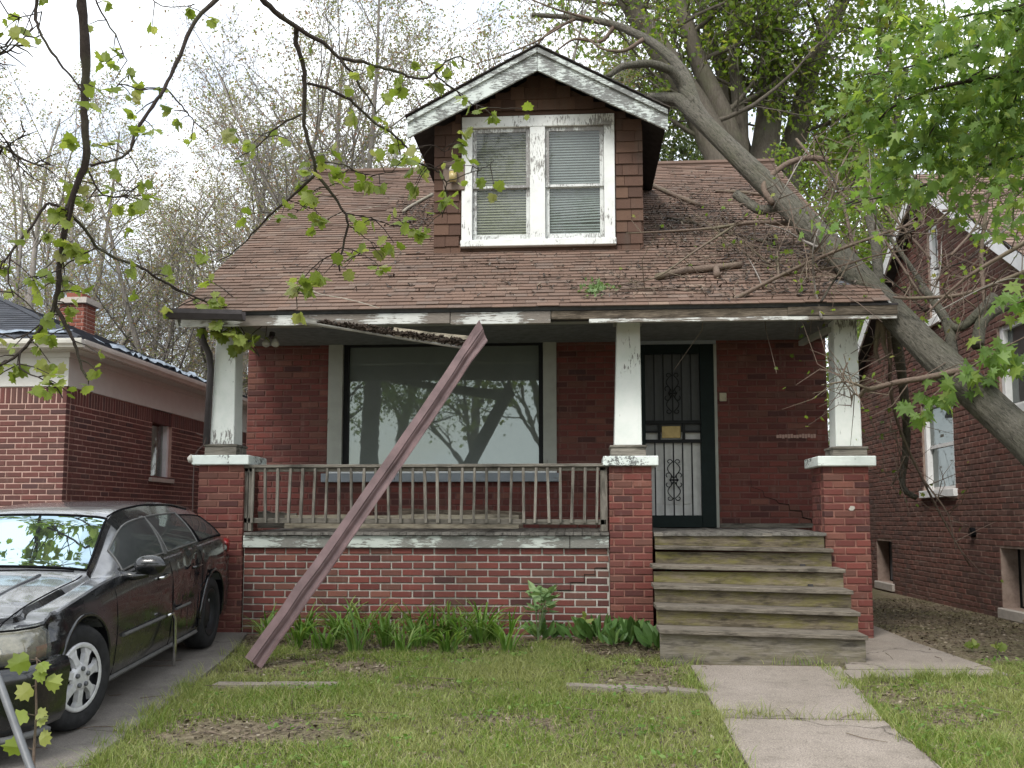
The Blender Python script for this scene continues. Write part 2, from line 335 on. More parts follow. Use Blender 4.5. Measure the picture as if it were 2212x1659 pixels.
leafmat('grass', [(0, (.11, .18, .03)), (.35, (.165, .245, .045)), (.65, (.22, .285, .065)), (.88, (.30, .32, .11)), (1, (.44, .38, .22))], .35, patch=(.31, .325, .13))
leafmat('litter_leaf', [(0, (.05, .036, .027)), (.5, (.10, .073, .05)), (.85, (.19, .145, .10)), (1, (.34, .29, .22))], .1)
leafmat('roof_leaf', [(0, (.035, .026, .02)), (.6, (.065, .048, .036)), (.92, (.12, .09, .065)), (1, (.22, .18, .13))], .05)
def bark(name, a, b, sc=(6, 6, 1.2), s=4, bumpd=.02):
    g = NG(name); f = g.noise(g.pos(sc), s, 8, .72, .8); c = g.ramp(f, [(.28, a), (.68, b)]); n2 = g.noise(g.pos(), 2.2, 5, .6); c = g.mix(g.ramp(n2, [(.48, 0), (.7, .4)]), c, (.12, .135, .07)); return g.out(g.pbr(c, .92, .12, g.bump(f, .9, bumpd)))
def bark_ridged():
    g = NG('bark_fallen'); t = atY(1500, 250, 10.6)-atY(2212, 950, 8.2); t /= np.linalg.norm(t); u = np.cross(t, (0, 0, 1)); u /= np.linalg.norm(u); q = np.cross(t, u)
    cv = g.node('ShaderNodeCombineXYZ')                       # grain runs along the leaning trunk
    for i, (ax, k) in enumerate(((t, 4.5), (u, 22.0), (q, 22.0))):
        d = g.node('ShaderNodeVectorMath', operation='DOT_PRODUCT'); g.put(d.inputs[0], g.node('ShaderNodeNewGeometry').outputs['Position']); d.inputs[1].default_value = tuple(ax*k); g.put(cv.inputs[i], d.outputs['Value'])
    f = g.noise(cv.outputs[0], 3.0, 9, .75, .9); c = g.ramp(f, [(.36, (.045, .041, .035)), (.47, (.15, .14, .115)), (.7, (.27, .25, .205))])
    n2 = g.noise(g.pos(), 2.2, 5, .6); c = g.mix(g.ramp(n2, [(.45, 0), (.68, .4)]), c, (.12, .13, .075)); return g.out(g.pbr(c, .93, .12, g.bump(f, 1.0, .05)))
bark_ridged()
bark('bark_maple', (.075, .062, .05), (.16, .14, .115)); bark('bark_dark', (.028, .022, .02), (.065, .052, .045), (8, 8, 8), 6, .006); bark('bark_thin', (.17, .15, .135), (.36, .33, .30)); bark('bark_pale', (.20, .18, .145), (.33, .30, .25), (8, 8, 8), 5, .006); bark('twig_brown', (.085, .06, .048), (.19, .145, .115), (9, 9, 9), 6, .005)
def carpaint():
    g = NG('car_paint'); p = g.pos(); f = g.noise(p, 3.5, 7, .7); d = g.noise(p, 60, 3, .7)
    c = g.mix(g.ramp(f, [(.42, 0), (.75, .5)]), (.004, .0048, .0065), (.024, .0235, .024)); c = g.mix(g.ramp(d, [(.6, 0), (.75, .06)]), c, (.2, .19, .18))
    return g.out(g.pbr(c, g.ramp(f, [(.3, .12), (.75, .38)]), .5, None, 0, .6))
carpaint(); simple('rubber', (.022, .022, .023), .85, .2, var=.4, scale=20); simple('arch_black', (.006, .006, .007), .9, .1); simple('hubcap', (.56, .56, .57), .42, .5, .25, var=.22, scale=14); simple('steel_black', (.02, .021, .024), .5, .4, .3); simple('chrome', (.6, .6, .6), .2, .5, 1.0); simple('lamp_red', (.25, .02, .02), .25, .5); simple('lamp_orange', (.26, .12, .06), .3, .5, var=.4, scale=25); simple('lamp_inner', (.36, .345, .30), .3, .5, .7, var=.5, scale=16); simple('trim_grey', (.09, .09, .088), .5, .4)
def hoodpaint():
    g = NG('car_top_sheen'); p = g.pos(); f = g.noise(p, 5, 7, .7); c = g.mix(g.ramp(f, [(.35, .35), (.7, .9)]), (.025, .027, .032), (.19, .195, .205)); return g.out(g.pbr(c, .22, .6, None, 0, .9))
hoodpaint()
# ------------------------------------------------------------------ bricks
BL, BH, BJ, BD = .205, .0677, .0145, .09
def brick_mesh(name, mat, L, H=BH, c=.004, ch=None):
    l, h, d = (L-BJ)/2, (H-BJ)/2, BD
    V = [(-l, d, -h), (l, d, -h), (l, d, h), (-l, d, h), (-l, c, -h), (l, c, -h), (l, c, h), (-l, c, h), (-l+c, 0, -h+c), (l-c, 0, -h+c), (l-c, 0, h-c), (-l+c, 0, h-c)]
    Fc = [[8, 9, 10, 11]]+[[4+i, 4+(i+1) % 4, 8+(i+1) % 4, 8+i] for i in range(4)]+[[i, (i+1) % 4, 4+(i+1) % 4, 4+i] for i in range(4)]
    return V, Fc
def course_field(p0, U, N, width, height, openings=(), L=BL, H=BH, vmax=None, shift=None, skip=None, ph=0.0):
    """bricks of a running-bond wall: p0 lower left corner, U along, N outwards -> list of matrices + length"""
    p0, U, N = [np.asarray(q, float) for q in (p0, U, N)]; out = []
    for i in range(int(height/H+.001)):
        v = (i+.5)*H; u = -((i % 2)*L/2)-ph
        while u < width:
            a, b = max(u, 0), min(u+L, width); seg = [(a, b)]
            for (o0, o1, v0, v1) in openings:
                if v0 < v < v1:
                    s2 = []
                    for (p, q) in seg:
                        if q <= o0 or p >= o1: s2.append((p, q)); continue
                        if p < o0: s2.append((p, o0))
                        if q > o1: s2.append((o1, q))
                    seg = s2
            for (p, q) in seg:
                if q-p < .045: continue
                c = (p+q)/2
                if vmax and v+H/2 > vmax(c): continue
                off = np.zeros(3) if shift is None else shift(c, v)
                pos = p0+U*(c+rng.uniform(-.0015, .0015))+np.array([0, 0, v+rng.uniform(-.0015, .0015)])+N*rng.uniform(-.002, .003)+off
                out.append((pos, U, N, q-p, float(rng.uniform(-.012, .012))))
            u += L
    return out
BRICKME = {}
def lay(bricks, mat, parent, keep, stuff_parent=None, stuff_name='brick_field'):
    """the first `keep` bricks are objects (parts), the rest one joined part"""
    g = Geo(); n = 0
    for k, (pos, U, N, L, tw) in enumerate(bricks):
        if isinstance(parent, list): par = parent[k]
        else: par = parent
        if k < keep:
            Lq = round(L, 2); key = (mat, Lq)
            if key not in BRICKME:
                V, Fc = brick_mesh('brick', mat, Lq); BRICKME[key] = mesh_only('brick', V, Fc, mat)
            U2 = U*math.cos(tw)+np.array([0, 0, 1])*math.sin(tw)*.35; s = L/Lq
            inst('brick', BRICKME[key], mat4(U2*s, -N, np.array([0, 0, 1.0]), pos), par)
        else:
            V, Fc = brick_mesh('b', mat, L); V = np.array(V); g.add(pos+V[:, :1]*U-V[:, 1:2]*N+V[:, 2:]*np.array([0, 0, 1.0]), np.array(Fc)); n += 1
    if n: tag(g.build(stuff_name, mat, stuff_parent or (parent if not isinstance(parent, list) else parent[0])), kind='stuff')
def inview(b, m=30):
    u, v, d = proj(b[0]); return -m < u < 2212+m and -m < v < 1659+m
def slab_with_holes(g, p0, U, N, width, height, holes, t, back=.006):
    """mortar bed behind the bricks, cut round the openings"""
    p0, U, N = [np.asarray(q, float) for q in (p0, U, N)]
    us = sorted({0, width}|{h[0] for h in holes}|{h[1] for h in holes}); vs_ = sorted({0, height}|{h[2] for h in holes}|{h[3] for h in holes})
    for a, b in zip(us, us[1:]):
        for c, d in zip(vs_, vs_[1:]):
            m_, n_ = (a+b)/2, (c+d)/2
            if any(h[0] < m_ < h[1] and h[2] < n_ < h[3] for h in holes): continue
            ct = p0+U*m_+np.array([0, 0, n_])-N*(back+t/2); g.obox(ct, U*(b-a)/2, -N*t/2, np.array([0, 0, (d-c)/2]))
    return g
X_, Y_, Z_ = np.eye(3)

# ------------------------------------------------------------------ ground, drive, walks
def ground():
    xs = np.concatenate([np.linspace(-300, -12, 12), np.linspace(-10, 10, 21), np.linspace(12, 300, 12)]); ys = np.concatenate([np.linspace(-200, -2, 12), np.linspace(0, 9.2, 24), np.linspace(10, 600, 30)])
    V = [(x, y, gz(y)-.02 if y > -6 else gz(-6)-.02) for y in ys for x in xs]; n = len(xs)
    return Geo().add(V, [[j*n+i, j*n+i+1, (j+1)*n+i+1, (j+1)*n+i] for j in range(len(ys)-1) for i in range(n-1)]).build('ground', 'soil')
tag(ground(), kind='structure')
def sheet(name, mat, poly, dz, parent=None, thick=.05):
    """a flat slab following the yard's slope, its outline in plan"""
    P = [(x, y, gz(y)+dz) for x, y in poly]; n = len(P); V = P+[(x, y, z-thick) for x, y, z in P]
    Fc = [list(range(n)), list(range(n, 2*n))[::-1]]+[[i, n+i, n+(i+1) % n, (i+1) % n] for i in range(n)]
    return Geo().add(V, Fc).build(name, mat, parent)
drive = tag(sheet('driveway', 'concrete_drive', [(-5.9, -3), (-2.35, -3), (-2.45, 3), (-2.52, 4.4), (-2.6, 5.2), (-2.72, 6.4), (-2.83, 7.3), (-2.9, 7.9), (-3.0, 8.5), (-3.15, 9.2), (-5.9, 9.2)], .006), kind='structure')
tag(sheet('driveway', 'concrete_drive', [(-5.9, 9.2), (-3.15, 9.2), (-3.7, 9.6), (-3.7, 24), (-5.9, 24)], .004), kind='structure')
walk = tag(sheet('front_walk', 'concrete_walk', [(.86, -3), (1.84, -3), (1.84, -2.99), (.86, -2.99)], -.03), kind='structure')
yy = [-3, -1.6, -.2, 1.2, 2.6, 4.0, 5.1, 6.22, 7.86]
for a, b in zip(yy, yy[1:]):
    d = .004+rng.uniform(-.004, .006); sheet('slab', 'concrete_walk', [(.87, a+.008), (1.84+.02*rng.uniform(), a+.008), (1.85 if b < 7 else 2.02, b-.008), (.87, b-.008)], d, walk)
side = tag(sheet('side_path', 'concrete_side', [(2.0, 7.42), (3.2, 7.60), (3.17, 7.78), (2.0, 7.72)], .004), kind='structure')
for poly in ([(2.04, 7.74), (3.16, 7.8), (2.95, 9.0), (2.3, 9.0)], [(2.3, 9.01), (2.95, 9.01), (2.98, 10.4), (2.75, 10.4)], [(2.75, 10.41), (2.98, 10.41), (3.1, 13), (2.75, 13)]): sheet('slab', 'concrete_side', poly, .008, side)
edge = thing('lawn_edging', (-.8, 6.9, gz(6.9)), 'broken strip of old concrete edging half buried across the front lawn', 'edging')
for x0, x1, y0, y1 in ((-2.62, -2.25, 6.93, 6.96), (-2.23, -1.75, 6.96, 7.0), (-.1, .30, 7.04, 6.99), (.32, .60, 6.985, 6.945), (.62, .87, 6.94, 6.87)):
    Geo().prism([(x0, y0, gz(y0)+.012), (x1, y1, gz(y1)+.006), (x1, y1+.12, gz(y1)+.009), (x0, y0+.13, gz(y0)+.014)], (0, 0, 0), (0, 0, -.08)).build('edging_stone', 'concrete_side', edge)

# ------------------------------------------------------------------ the bungalow
PY, WY = 9.2, 10.6
FZ0, FZ1 = .952, .985                           # porch floor falls a little to the front
H = thing('brick_bungalow', (-.5, 9.2, 0), 'derelict red brick bungalow with front porch, dormer and a tree fallen on its roof', 'house')
# --- main front wall
wx0, wx1, wz0, wz1 = -3.70, 2.68, .96, 3.16
pw = (-2.775+.0, -.235, 1.50, 3.04)              # picture window opening
p_, q_ = atY(712, 735, WY), atY(1203, 1000, WY); WX0, WX1 = p_[0]+.02, q_[0]-.02; WZ1 = p_[2]-.02
SZ0, SZ1 = atY(700, 1042, WY)[2], atY(700, 1018, WY)[2]
DX0, DX1, DZ1 = atY(1385, 900, WY)[0]-.12, atY(1547, 900, WY)[0], atY(1450, 745, WY)[2]
holes = [(WX0-wx0, WX1-wx0, SZ0-wz0+.02, WZ1-wz0), (DX0-wx0, DX1-wx0, 0, DZ1-wz0)]
wall = slab_with_holes(Geo(), (wx0, WY, wz0), X_, -Y_, wx1-wx0, wz1-wz0, holes, .2).build('front_wall', 'mortar_dark', H)
mainbricks = course_field((wx0, WY, wz0), X_, -Y_, wx1-wx0, wz1-wz0, holes)
g = Geo()                                         # side walls, gables and back of the house (out of sight from the street)
for x in (wx0+.02, wx1-.02):
    s = 1 if x < 0 else -1
    g.prism([(x, WY+.25, 0), (x, 16.8, 0), (x, 16.8, 3.0), (x, 13.6, 5.9), (x, WY+.25, 3.98)], (0, 0, 0), (s*.2, 0, 0))
g.box((wx0+.25, 16.6, 0), (wx1-.25, 16.79, 3.0)); g.box((wx0+.25, WY+.05, 0), (wx1-.25, WY+.2, .93))
g.build('side_wall', 'brick_main', H)
# --- porch wall and piers
PB = []; PP = []
bx0, bx1 = -3.215, .285; bz1 = atY(900, 1184, PY+.03)[2]
def crackshift(c, v):
    # the upper left of the wall has slipped along a stair-step crack
    lim = bx1-bx0-1.05+(int(v/BH)-1)*.103
    return np.array([0, -.005, .005]) if (v > BH*1.0 and c < lim+.05) else np.zeros(3)
pwall = slab_with_holes(Geo(), (bx0, PY+.03, -.1), X_, -Y_, bx1-bx0, bz1+.1, [], .18).build('porch_wall', 'mortar_pale', H)
nb = int(bz1/BH)+2
for b in course_field((bx0, PY+.03, bz1-nb*BH), X_, -Y_, bx1-bx0, nb*BH, shift=crackshift): PB.append(b); PP.append(pwall)
g = Geo()                                         # the stair-step crack itself
pts = [(1165, 1290), (1196, 1290), (1196, 1275), (1232, 1275), (1232, 1258), (1262, 1258), (1262, 1241), (1285, 1241), (1285, 1227), (1312, 1227)]
g.tube([atY(u, v, PY+.026) for u, v in pts], .005, 4); g.build('crack', 'hollow_black', pwall)
PIERS = [(-3.68, -3.22), (.282, .695), (2.262, 2.686)]
PTOP = [1.60, 1.575, 1.565]; CAPH = .095
sidebr = []
for k, ((x0, x1), zt) in enumerate(zip(PIERS, PTOP)):
    core = Geo().box((x0+.009, PY+.009, -.1), (x1-.009, PY+.45, zt)).build('pier', 'mortar_pink', H)
    L = (x1-x0)/2.25 if k else (x1-x0)/2.25
    fb = course_field((x0, PY, zt-24*BH), X_, -Y_, x1-x0, 24*BH, L=L, ph=L*.25 if k == 1 else 0)
    for b in fb: PB.append(b); PP.append(core)
    sidebr += [(b, core) for b in course_field((x1, PY+.1, zt-24*BH), Y_, X_, .35, 24*BH, L=L)]+[(b, core) for b in course_field((x0, PY+.45, zt-24*BH), -Y_, -X_, .35, 24*BH, L=L)]
    c = Geo().box((x0-.05, PY-.05, zt+.001), (x1+.055, PY+.5, zt+CAPH)).build('pier_cap', 'paint_cap', H, bevel=.008)
order = [i for i in range(len(PB)) if inview(PB[i]) and PB[i][0][2] > .02]; rest = [i for i in range(len(PB)) if i not in set(order)]
order.sort(key=lambda i: -proj(PB[i][0])[1] if False else (PB[i][0][2] < .2, rng.uniform()))
seq = order+rest
lay([PB[i] for i in seq]+[b for b, c in sidebr], 'brick_main', [PP[i] for i in seq]+[c for b, c in sidebr], 300, H, 'pier_brick_field')
lay(mainbricks, 'brick_main', wall, 0, wall, 'wall_brick_field')
p = atY(1840, 1098, PY-.004); g = Geo(); an = np.linspace(0, 6.28, 10)[:-1]; rr_ = .03*rng.uniform(.6, 1.2, 9); g.prism([(p[0]+math.cos(q)*r, PY-.006, p[2]+math.sin(q)*r) for q, r in zip(an, rr_)], (0, 0, 0), (0, .012, 0)); g.build('plaster_patch', 'mortar_pale', H)
# --- tapered columns
cb = [((228, 468), (272, 478)), None, None]
def col_x(u, v): return atY(u, v, PY+.08)[0]
cols = [((452.5, 505, 960), (466, 508, 706)), ((1327, 1387, 962), (1333, 1383, 712)), ((1806, 1863, 965), (1803, 1853, 705))]
for k, ((bl, br, bv), (tl, tr, tv)) in enumerate(cols):
    xb0, xb1, zb = col_x(bl, bv), col_x(br, bv), atY(bl, bv, PY+.08)[2]; xt0, xt1 = col_x(tl, tv), col_x(tr, tv); zt = 2.975
    y0, y1 = PY+.08, PY+.08+(xb1-xb0); t0, t1 = PY+.11, PY+.11+(xt1-xt0)
    V = [(xb0, y0, zb), (xb1, y0, zb), (xb1, y1, zb), (xb0, y1, zb), (xt0, t0, zt), (xt1, t0, zt), (xt1, t1, zt), (xt0, t1, zt)]
    c = Geo().add(V, BOXF).build('column', 'paint_column', H, bevel=.006)
    zc = PTOP[k]+CAPH
    Geo().box((xb0-.035, y0-.03, zc+.001), (xb1+.035, y1+.03, zb-.026)).build('base_block', 'wood_grey_x', c, bevel=.004)
    Geo().box((xb0-.045, y0-.04, zb-.025), (xb1+.045, y1+.04, zb-.001)).build('base_moulding', 'wood_grey_x', c, bevel=.006)
    Geo().box((xt0-.03, t0-.03, zt+.001), (xt1+.03, t1+.03, zt+.03)).build('capital', 'paint_casing', c, bevel=.006)
    for e, (xa, xc) in enumerate(((xb0, xt0), (xb1, xt1))):   # corner boards meeting at the front
        pass
# --- porch deck: slab, boards, skirt board
deck = Geo().prism([(-3.2, PY+.05, FZ0-.06), (-3.2, WY, FZ1-.06), (-3.2, WY, FZ1-.03), (-3.2, PY+.05, FZ0-.03)], (0, 0, 0), (5.45, 0, 0)).build('porch_floor', 'wood_dark', H)
x = -3.2; bw = .083
while x < 2.24:
    # boards run front to back; their ends stick out over the skirt
    w_ = bw-.004; skip = .275 < x < .62
    y0 = PY+(.48 if skip else -.035)+rng.uniform(-.006, .006); z = rng.uniform(-.002, .004)
    f0 = FZ0+(y0-PY)*(FZ1-FZ0)/(WY-PY)
    Geo().prism([(x, y0, f0-.026+z), (x, WY-.012, FZ1-.026+z), (x, WY-.012, FZ1+z), (x, y0, f0+z)], (0, 0, 0), (w_, 0, 0)).build('deck_board', 'wood_grey_y', deck)
    x += bw
zs1, zs0 = FZ0-.03, bz1
x1s = atY(1231, 1170, PY)[0]
for a, b, mt in ((bx0, x1s-.003, 'paint_skirt'), (x1s+.003, bx1-.003, 'paint_skirt')): Geo().box((a, PY-.006, zs0+.004), (b, PY+.03, zs1)).build('skirt_board', mt, H, bevel=.003)
# --- railing
RY = PY+.05; rz1 = atY(900, 1003, RY)[2]; rz0 = atY(900, 1127, RY)[2]; rxa, rxb = atY(528, 1060, RY)[0], atY(1309, 1060, RY)[0]
rail = Geo().box((rxa, RY-.045, rz1-.03), (rxb+.01, RY+.05, rz1)).build('railing', 'wood_grey_x', H, bevel=.004); tag(rail, 'weathered bare wood porch railing')
def bar2(nm, a, b, w_, d_, mat='wood_grey_z'): return Geo().beam(a, b, w_, d_, (0, 1, 0)).build(nm, mat, rail, bevel=.002)
Geo().beam((rxa, RY+.01, rz0+.012), (rxb, RY+.01, rz0-.004), .04, .05).build('bottom_rail', 'wood_grey_x', rail, bevel=.003)
Geo().beam((rxa, RY+.005, rz1-.05), (rxb, RY+.005, rz1-.05), .03, .035).build('upper_rail', 'wood_grey_x', rail, bevel=.003)
for px, w_ in ((rxa+.012, .05), (rxa+.062, .035), (rxb-.035, .04), (rxb-.002, .03)): bar2('post', (px, RY+.02, FZ0+.012), (px, RY+.02, rz1-.031), w_, .06)
u0, u1, n_ = 548, 1290, 29
for i in range(n_):
    xb = atY(u0+(u1-u0)*i/(n_-1), 1060, RY)[0]; tl = rng.uniform(-.012, .012)
    bar2('baluster', (xb+tl, RY-.024+rng.uniform(-.004, .004), rz0-.012), (xb-tl*.6, RY-.024, rz1-.034), .026+rng.uniform(-.003, .003), .026)
# --- steps
TL = [(1414, 1179), (1410, 1221), (1412, 1264), (1416, 1309), (1423, 1360)]; TR = [(1801, 1186), (1827, 1229.5), (1844, 1276), (1859.5, 1323), (1876, 1374)]
SY = [PY-.10-.285*i for i in range(5)]             # front edge of each tread
steps = thing('front_steps', (1.5, 8.3, gz(8.0)), 'weathered wooden porch steps with green moss on the risers', 'steps')
prev = None
for s_ in (.80, 2.02): Geo().prism([(s_, PY, -.05), (s_, 8.06, -.1), (s_, 8.06, .05), (s_, 8.34, .2), (s_, 8.62, .36), (s_, 8.9, .53), (s_, PY, .70)], (0, 0, 0), (.045, 0, 0)).build('stringer', 'wood_dark', steps)
tops = []
for i in range(5):
    a, b = atY(*TL[i], SY[i]), atY(*TR[i], SY[i])
    tops.append((a, b))
for i in range(5):
    a, b = tops[i]; yb = (SY[i-1]+.04) if i else PY+.02
    dz = b[2]-a[2]; q = rng.uniform(-.008, .008)
    V = []
    for (x, z) in ((a[0]+q, a[2]), (b[0], b[2])):
        for (y, zz) in ((SY[i], z-.034), (yb, z-.028), (yb, z+.006), (SY[i], z)): V.append((x, y, zz))
    td = Geo().add(V, [[0, 1, 2, 3][::-1], [4, 5, 6, 7], [0, 4, 7, 3], [1, 2, 6, 5], [3, 7, 6, 2], [0, 1, 5, 4]]).build('tread', 'wood_tread', steps, bevel=.004)
# risers: under each tread down to the tread below
for i in range(6):
    if i == 0: zt = (FZ0-.032, FZ0-.032); xa, xb = tops[0][0][0]+.01, tops[0][1][0]-.06; yr = PY-.012
    else: zt = (tops[i-1][0][2]-.036, tops[i-1][1][2]-.036); xa, xb = tops[i-1][0][0]+.012, tops[i-1][1][0]-.01; yr = SY[i-1]+.045
    zb = (tops[i][0][2]+.004, tops[i][1][2]+.004) if i < 5 else (gz(7.99)-.03, gz(7.99)-.03)
    gap = .02 if i in (1, 2) else 0
    V = [(xa, yr, zb[0]), (xb, yr, zb[1]), (xb, yr+.03, zb[1]), (xa, yr+.03, zb[0]), (xa, yr, zt[0]-gap), (xb, yr, zt[1]), (xb, yr+.03, zt[1]), (xa, yr+.03, zt[0]-gap)]
    Geo().add(V, BOXF).build('riser', 'wood_step_base' if i == 5 else 'wood_step', steps, bevel=.003)
Geo().box((.70, PY-.03, FZ0-.031), (2.26, PY+.05, FZ0-.004)).build('nosing', 'wood_grey_x', steps)
# --- picture window
cy = WY-.03
cw = atY(745, 900, WY)[0]-atY(712, 900, WY)[0]; gx0, gx1 = WX0+cw-.03, WX1-cw+.045
f = Geo()
for lo, hi in (((gx0+.001, WY+.02, SZ1), (gx0+.06, WY+.07, WZ1-.013)), ((gx1-.05, WY+.02, SZ1), (gx1-.001, WY+.07, WZ1-.013)), ((gx0+.06, WY+.021, WZ1-.06), (gx1-.05, WY+.069, WZ1-.014)), ((gx0+.06, WY+.021, SZ1+.001), (gx1-.05, WY+.069, SZ1+.04))): f.box(lo, hi)
pwin = f.build('picture_window', 'black_metal', H)
for (a, b) in ((WX0-.02, WX0+cw-.03), (WX1-cw+.045, WX1+.02)): Geo().box((a, cy, SZ1+.003), (b, WY+.06, WZ1-.013)).build('side_casing', 'paint_casing', pwin, bevel=.004)
Geo().box((WX0-.03, cy-.004, WZ1-.012), (WX1+.03, WY+.05, WZ1+.03)).build('head_casing', 'paint_casing', pwin)
Geo().box((WX0-.07, cy-.05, SZ0), (WX1+.05, WY+.05, SZ1-.03)).build('sill', 'paint_sill_blue', pwin, bevel=.004)
Geo().box((WX0-.02, cy-.03, SZ1-.028), (WX1+.02, WY+.05, SZ1)).build('sill_moulding', 'paint_clean', pwin, bevel=.003)
Geo().box((gx0+.055, WY+.055, SZ1+.035), (gx1-.045, WY+.06, WZ1-.055)).build('pane', 'glass_picture', pwin)
# --- security door
dr = Geo(); dz0 = FZ1+.005; dxa = DX0+.02; dxb = DX1
hx0, hx1 = atY(1400, 900, WY)[0]-.09, atY(1513, 900, WY)[0]
for lo, hi in (((DX0, WY-.03, dz0), (hx0+.06, WY+.05, DZ1)), ((hx1, WY-.03, dz0), (DX1-.02, WY+.05, DZ1)), ((hx0+.061, WY-.03, DZ1-.10), (hx1-.001, WY+.05, DZ1)), ((hx0+.061, WY-.03, dz0), (hx1-.001, WY+.05, dz0+.13))): dr.box(lo, hi)
door = dr.build('security_door', 'door_green', H, bevel=.004)
hx0 += .06
zm0, zm1 = atY(1450, 953, WY)[2], atY(1450, 912, WY)[2]
Geo().box((hx0, WY+.055, dz0+.12), (hx1, WY+.08, (zm0+zm1)/2)).build('inner_door', 'door_white', door); Geo().box((hx0, WY+.05, (zm0+zm1)/2+.001), (hx1, WY+.08, DZ1-.09)).build('door_screen', 'door_screen', door)
for (xa, xb) in ((hx0+.1, hx0+.30), (hx1-.30, hx1-.1)):
    for za, zb in ((dz0+.25, dz0+.62),): Geo().box((xa, WY+.046, za), (xb, WY+.0545, zb)).build('door_panel', 'door_white', door, bevel=.006)
k = Geo()
for z in (zm0, zm1): k.box((hx0, WY-.015, z-.018), (hx1, WY+.03, z+.018))
mxs = [atY(u, 930, WY)[0] for u in (1424, 1477)]
for x in mxs: k.box((x-.014, WY-.013, zm0+.019), (x+.014, WY+.028, zm1-.019))
k.box((hx0, WY-.005, (zm0+zm1)/2-.01), (mxs[0]-.015, WY+.02, (zm0+zm1)/2+.01)); k.box((mxs[1]+.015, WY-.005, (zm0+zm1)/2-.01), (hx1, WY+.02, (zm0+zm1)/2+.01))
k.build('lock_rail', 'black_metal', door)
Geo().box((mxs[0]+.03, WY+.025, zm0+.035), (mxs[1]-.03, WY+.044, zm1-.04)).build('mail_slot', 'brass', door, bevel=.003)
for i in range(5):
    x = hx0+(hx1-hx0)*(i+1)/6
    for za, zb in ((dz0+.13, zm0-.018), (zm1+.018, DZ1-.10)): Geo().box((x-.007, WY-.008, za), (x+.007, WY+.006, zb)).build('bar', 'black_metal', door)
def scroll(xc, zc, hh):
    """wrought iron scroll: two mirrored S-curves with curled ends"""
    g = Geo()
    for sx in (-1, 1):
        for sz in (-1, 1):
            P = []
            for t in np.linspace(0, 1, 10): P.append((sx*(.012+.055*math.sin(t*2.6)**2*(1 if t < .9 else .8)), sz*(.02+hh*.62*t)))
            for a in np.linspace(0, 4.6, 12):
                r = .034*(1-a/6.5); P.append((sx*(.03+.036-r*math.cos(a)*1.0-.02), sz*(hh*.72+r*math.sin(a))))
            g.tube([(xc+p[0], WY-.012, zc+p[1]) for p in P], .0055, 5)
            P = [(sx*(.062-.036*math.cos(a)*(1-a/7)), sz*(.045+.04*math.sin(a)*(1-a/7))) for a in np.linspace(-1.2, 4.2, 14)]
            g.tube([(xc+p[0], WY-.012, zc+p[1]) for p in P], .0055, 5)
    g.box((xc-.05, WY-.017, zc-.008), (xc+.05, WY-.007, zc+.008)); return g.build('scroll', 'black_metal', door, smooth=True)
xc = hx0+(hx1-hx0)*3/6
scroll(xc, atY(1450, 1037, WY)[2], .27); scroll(xc, atY(1450, 850, WY)[2], .27)
Geo().box((DX0-.03, WY-.025, DZ1+.002), (DX1+.01, WY+.02, DZ1+.062)).build('door_lintel', 'paint_sill_blue', H, bevel=.003)
Geo().box((DX1-.019, WY-.02, dz0), (DX1+.012, WY+.03, DZ1-.001)).build('door_casing', 'paint_casing', H)
p = atY(1560, 858, WY); Geo().box((p[0]-.03, WY-.02, p[2]-.045), (p[0]+.045, WY-.001, p[2]+.045)).build('doorbell_plate', 'ivory', H, bevel=.004)
p = atY(1720, 942, WY)
g = Geo()                                           # patch where a house number plate was torn off
for i in range(14): g.box((p[0]-.21+i*.03, WY-.004, p[2]-.025+rng.uniform(0, .01)), (p[0]-.185+i*.03, WY-.001, p[2]+.012+rng.uniform(0, .012)))
g.build('plate_scar', 'mortar_left', H)
g = Geo()
pts = [(1622, 1034), (1623, 1052), (1648, 1060), (1651, 1073), (1676, 1080), (1682, 1087), (1704, 1090), (1706, 1102), (1732, 1104), (1734, 1118), (1752, 1122), (1756, 1133)]
g.tube([atY(u, v, WY-.003) for u, v in pts], np.linspace(.002, .007, len(pts)), 4); g.build('crack', 'hollow_black', wall)
g = Geo().box((DX1+.02, WY-.02, FZ1+.004), (wx1-.05, WY+.0, FZ1+.05)).build('wall_base', 'wood_grey_x', H)
# --- porch beam, ceiling, fascia
Geo().box((-3.66, PY+.11, 3.006), (2.66, PY+.33, 3.13)).build('porch_beam', 'paint_casing', H)
Geo().box((-3.66, PY+.331, 3.02), (2.66, WY-.001, 3.06)).build('porch_ceiling', 'ceiling', H)
for i in range(12): pass
g = Geo().box((-3.66, EY+.05, 2.985), (2.72, PY+.1, 3.004)).build('eave_soffit', 'soffit', H)
# --- roof
RX0, RX1 = -3.79, 2.80; SLC = math.hypot(1, RSL)
rn = np.array([0, -RSL, 1])/SLC; rs = np.array([0, 1, RSL])/SLC
def rp_(x, s, n=0.0): return np.array([x, EY, EZ])+rs*s+rn*n        # s metres up the slope
SL = (13.6-EY)*SLC
g = Geo(); g.add([rp_(RX0+.02, 0.01, -.05), rp_(RX1-.02, .01, -.05), rp_(RX1-.02, SL, -.05), rp_(RX0+.02, SL, -.05), rp_(RX0+.02, 0.01, -.012), rp_(RX1-.02, .01, -.012), rp_(RX1-.02, SL, -.012), rp_(RX0+.02, SL, -.012)], BOXF)
g.prism([(RX0+.02, 13.6, 6.10), (RX0+.02, 18.4, 3.0), (RX0+.02, 18.4, 2.95), (RX0+.02, 13.6, 6.04)], (0, 0, 0), (RX1-RX0-.04, 0, 0))
roof = g.build('roof', 'felt', H)
SE, SW = .0925, .2
DMX0, DMX1, DMY = -1.545, .712, 10.2
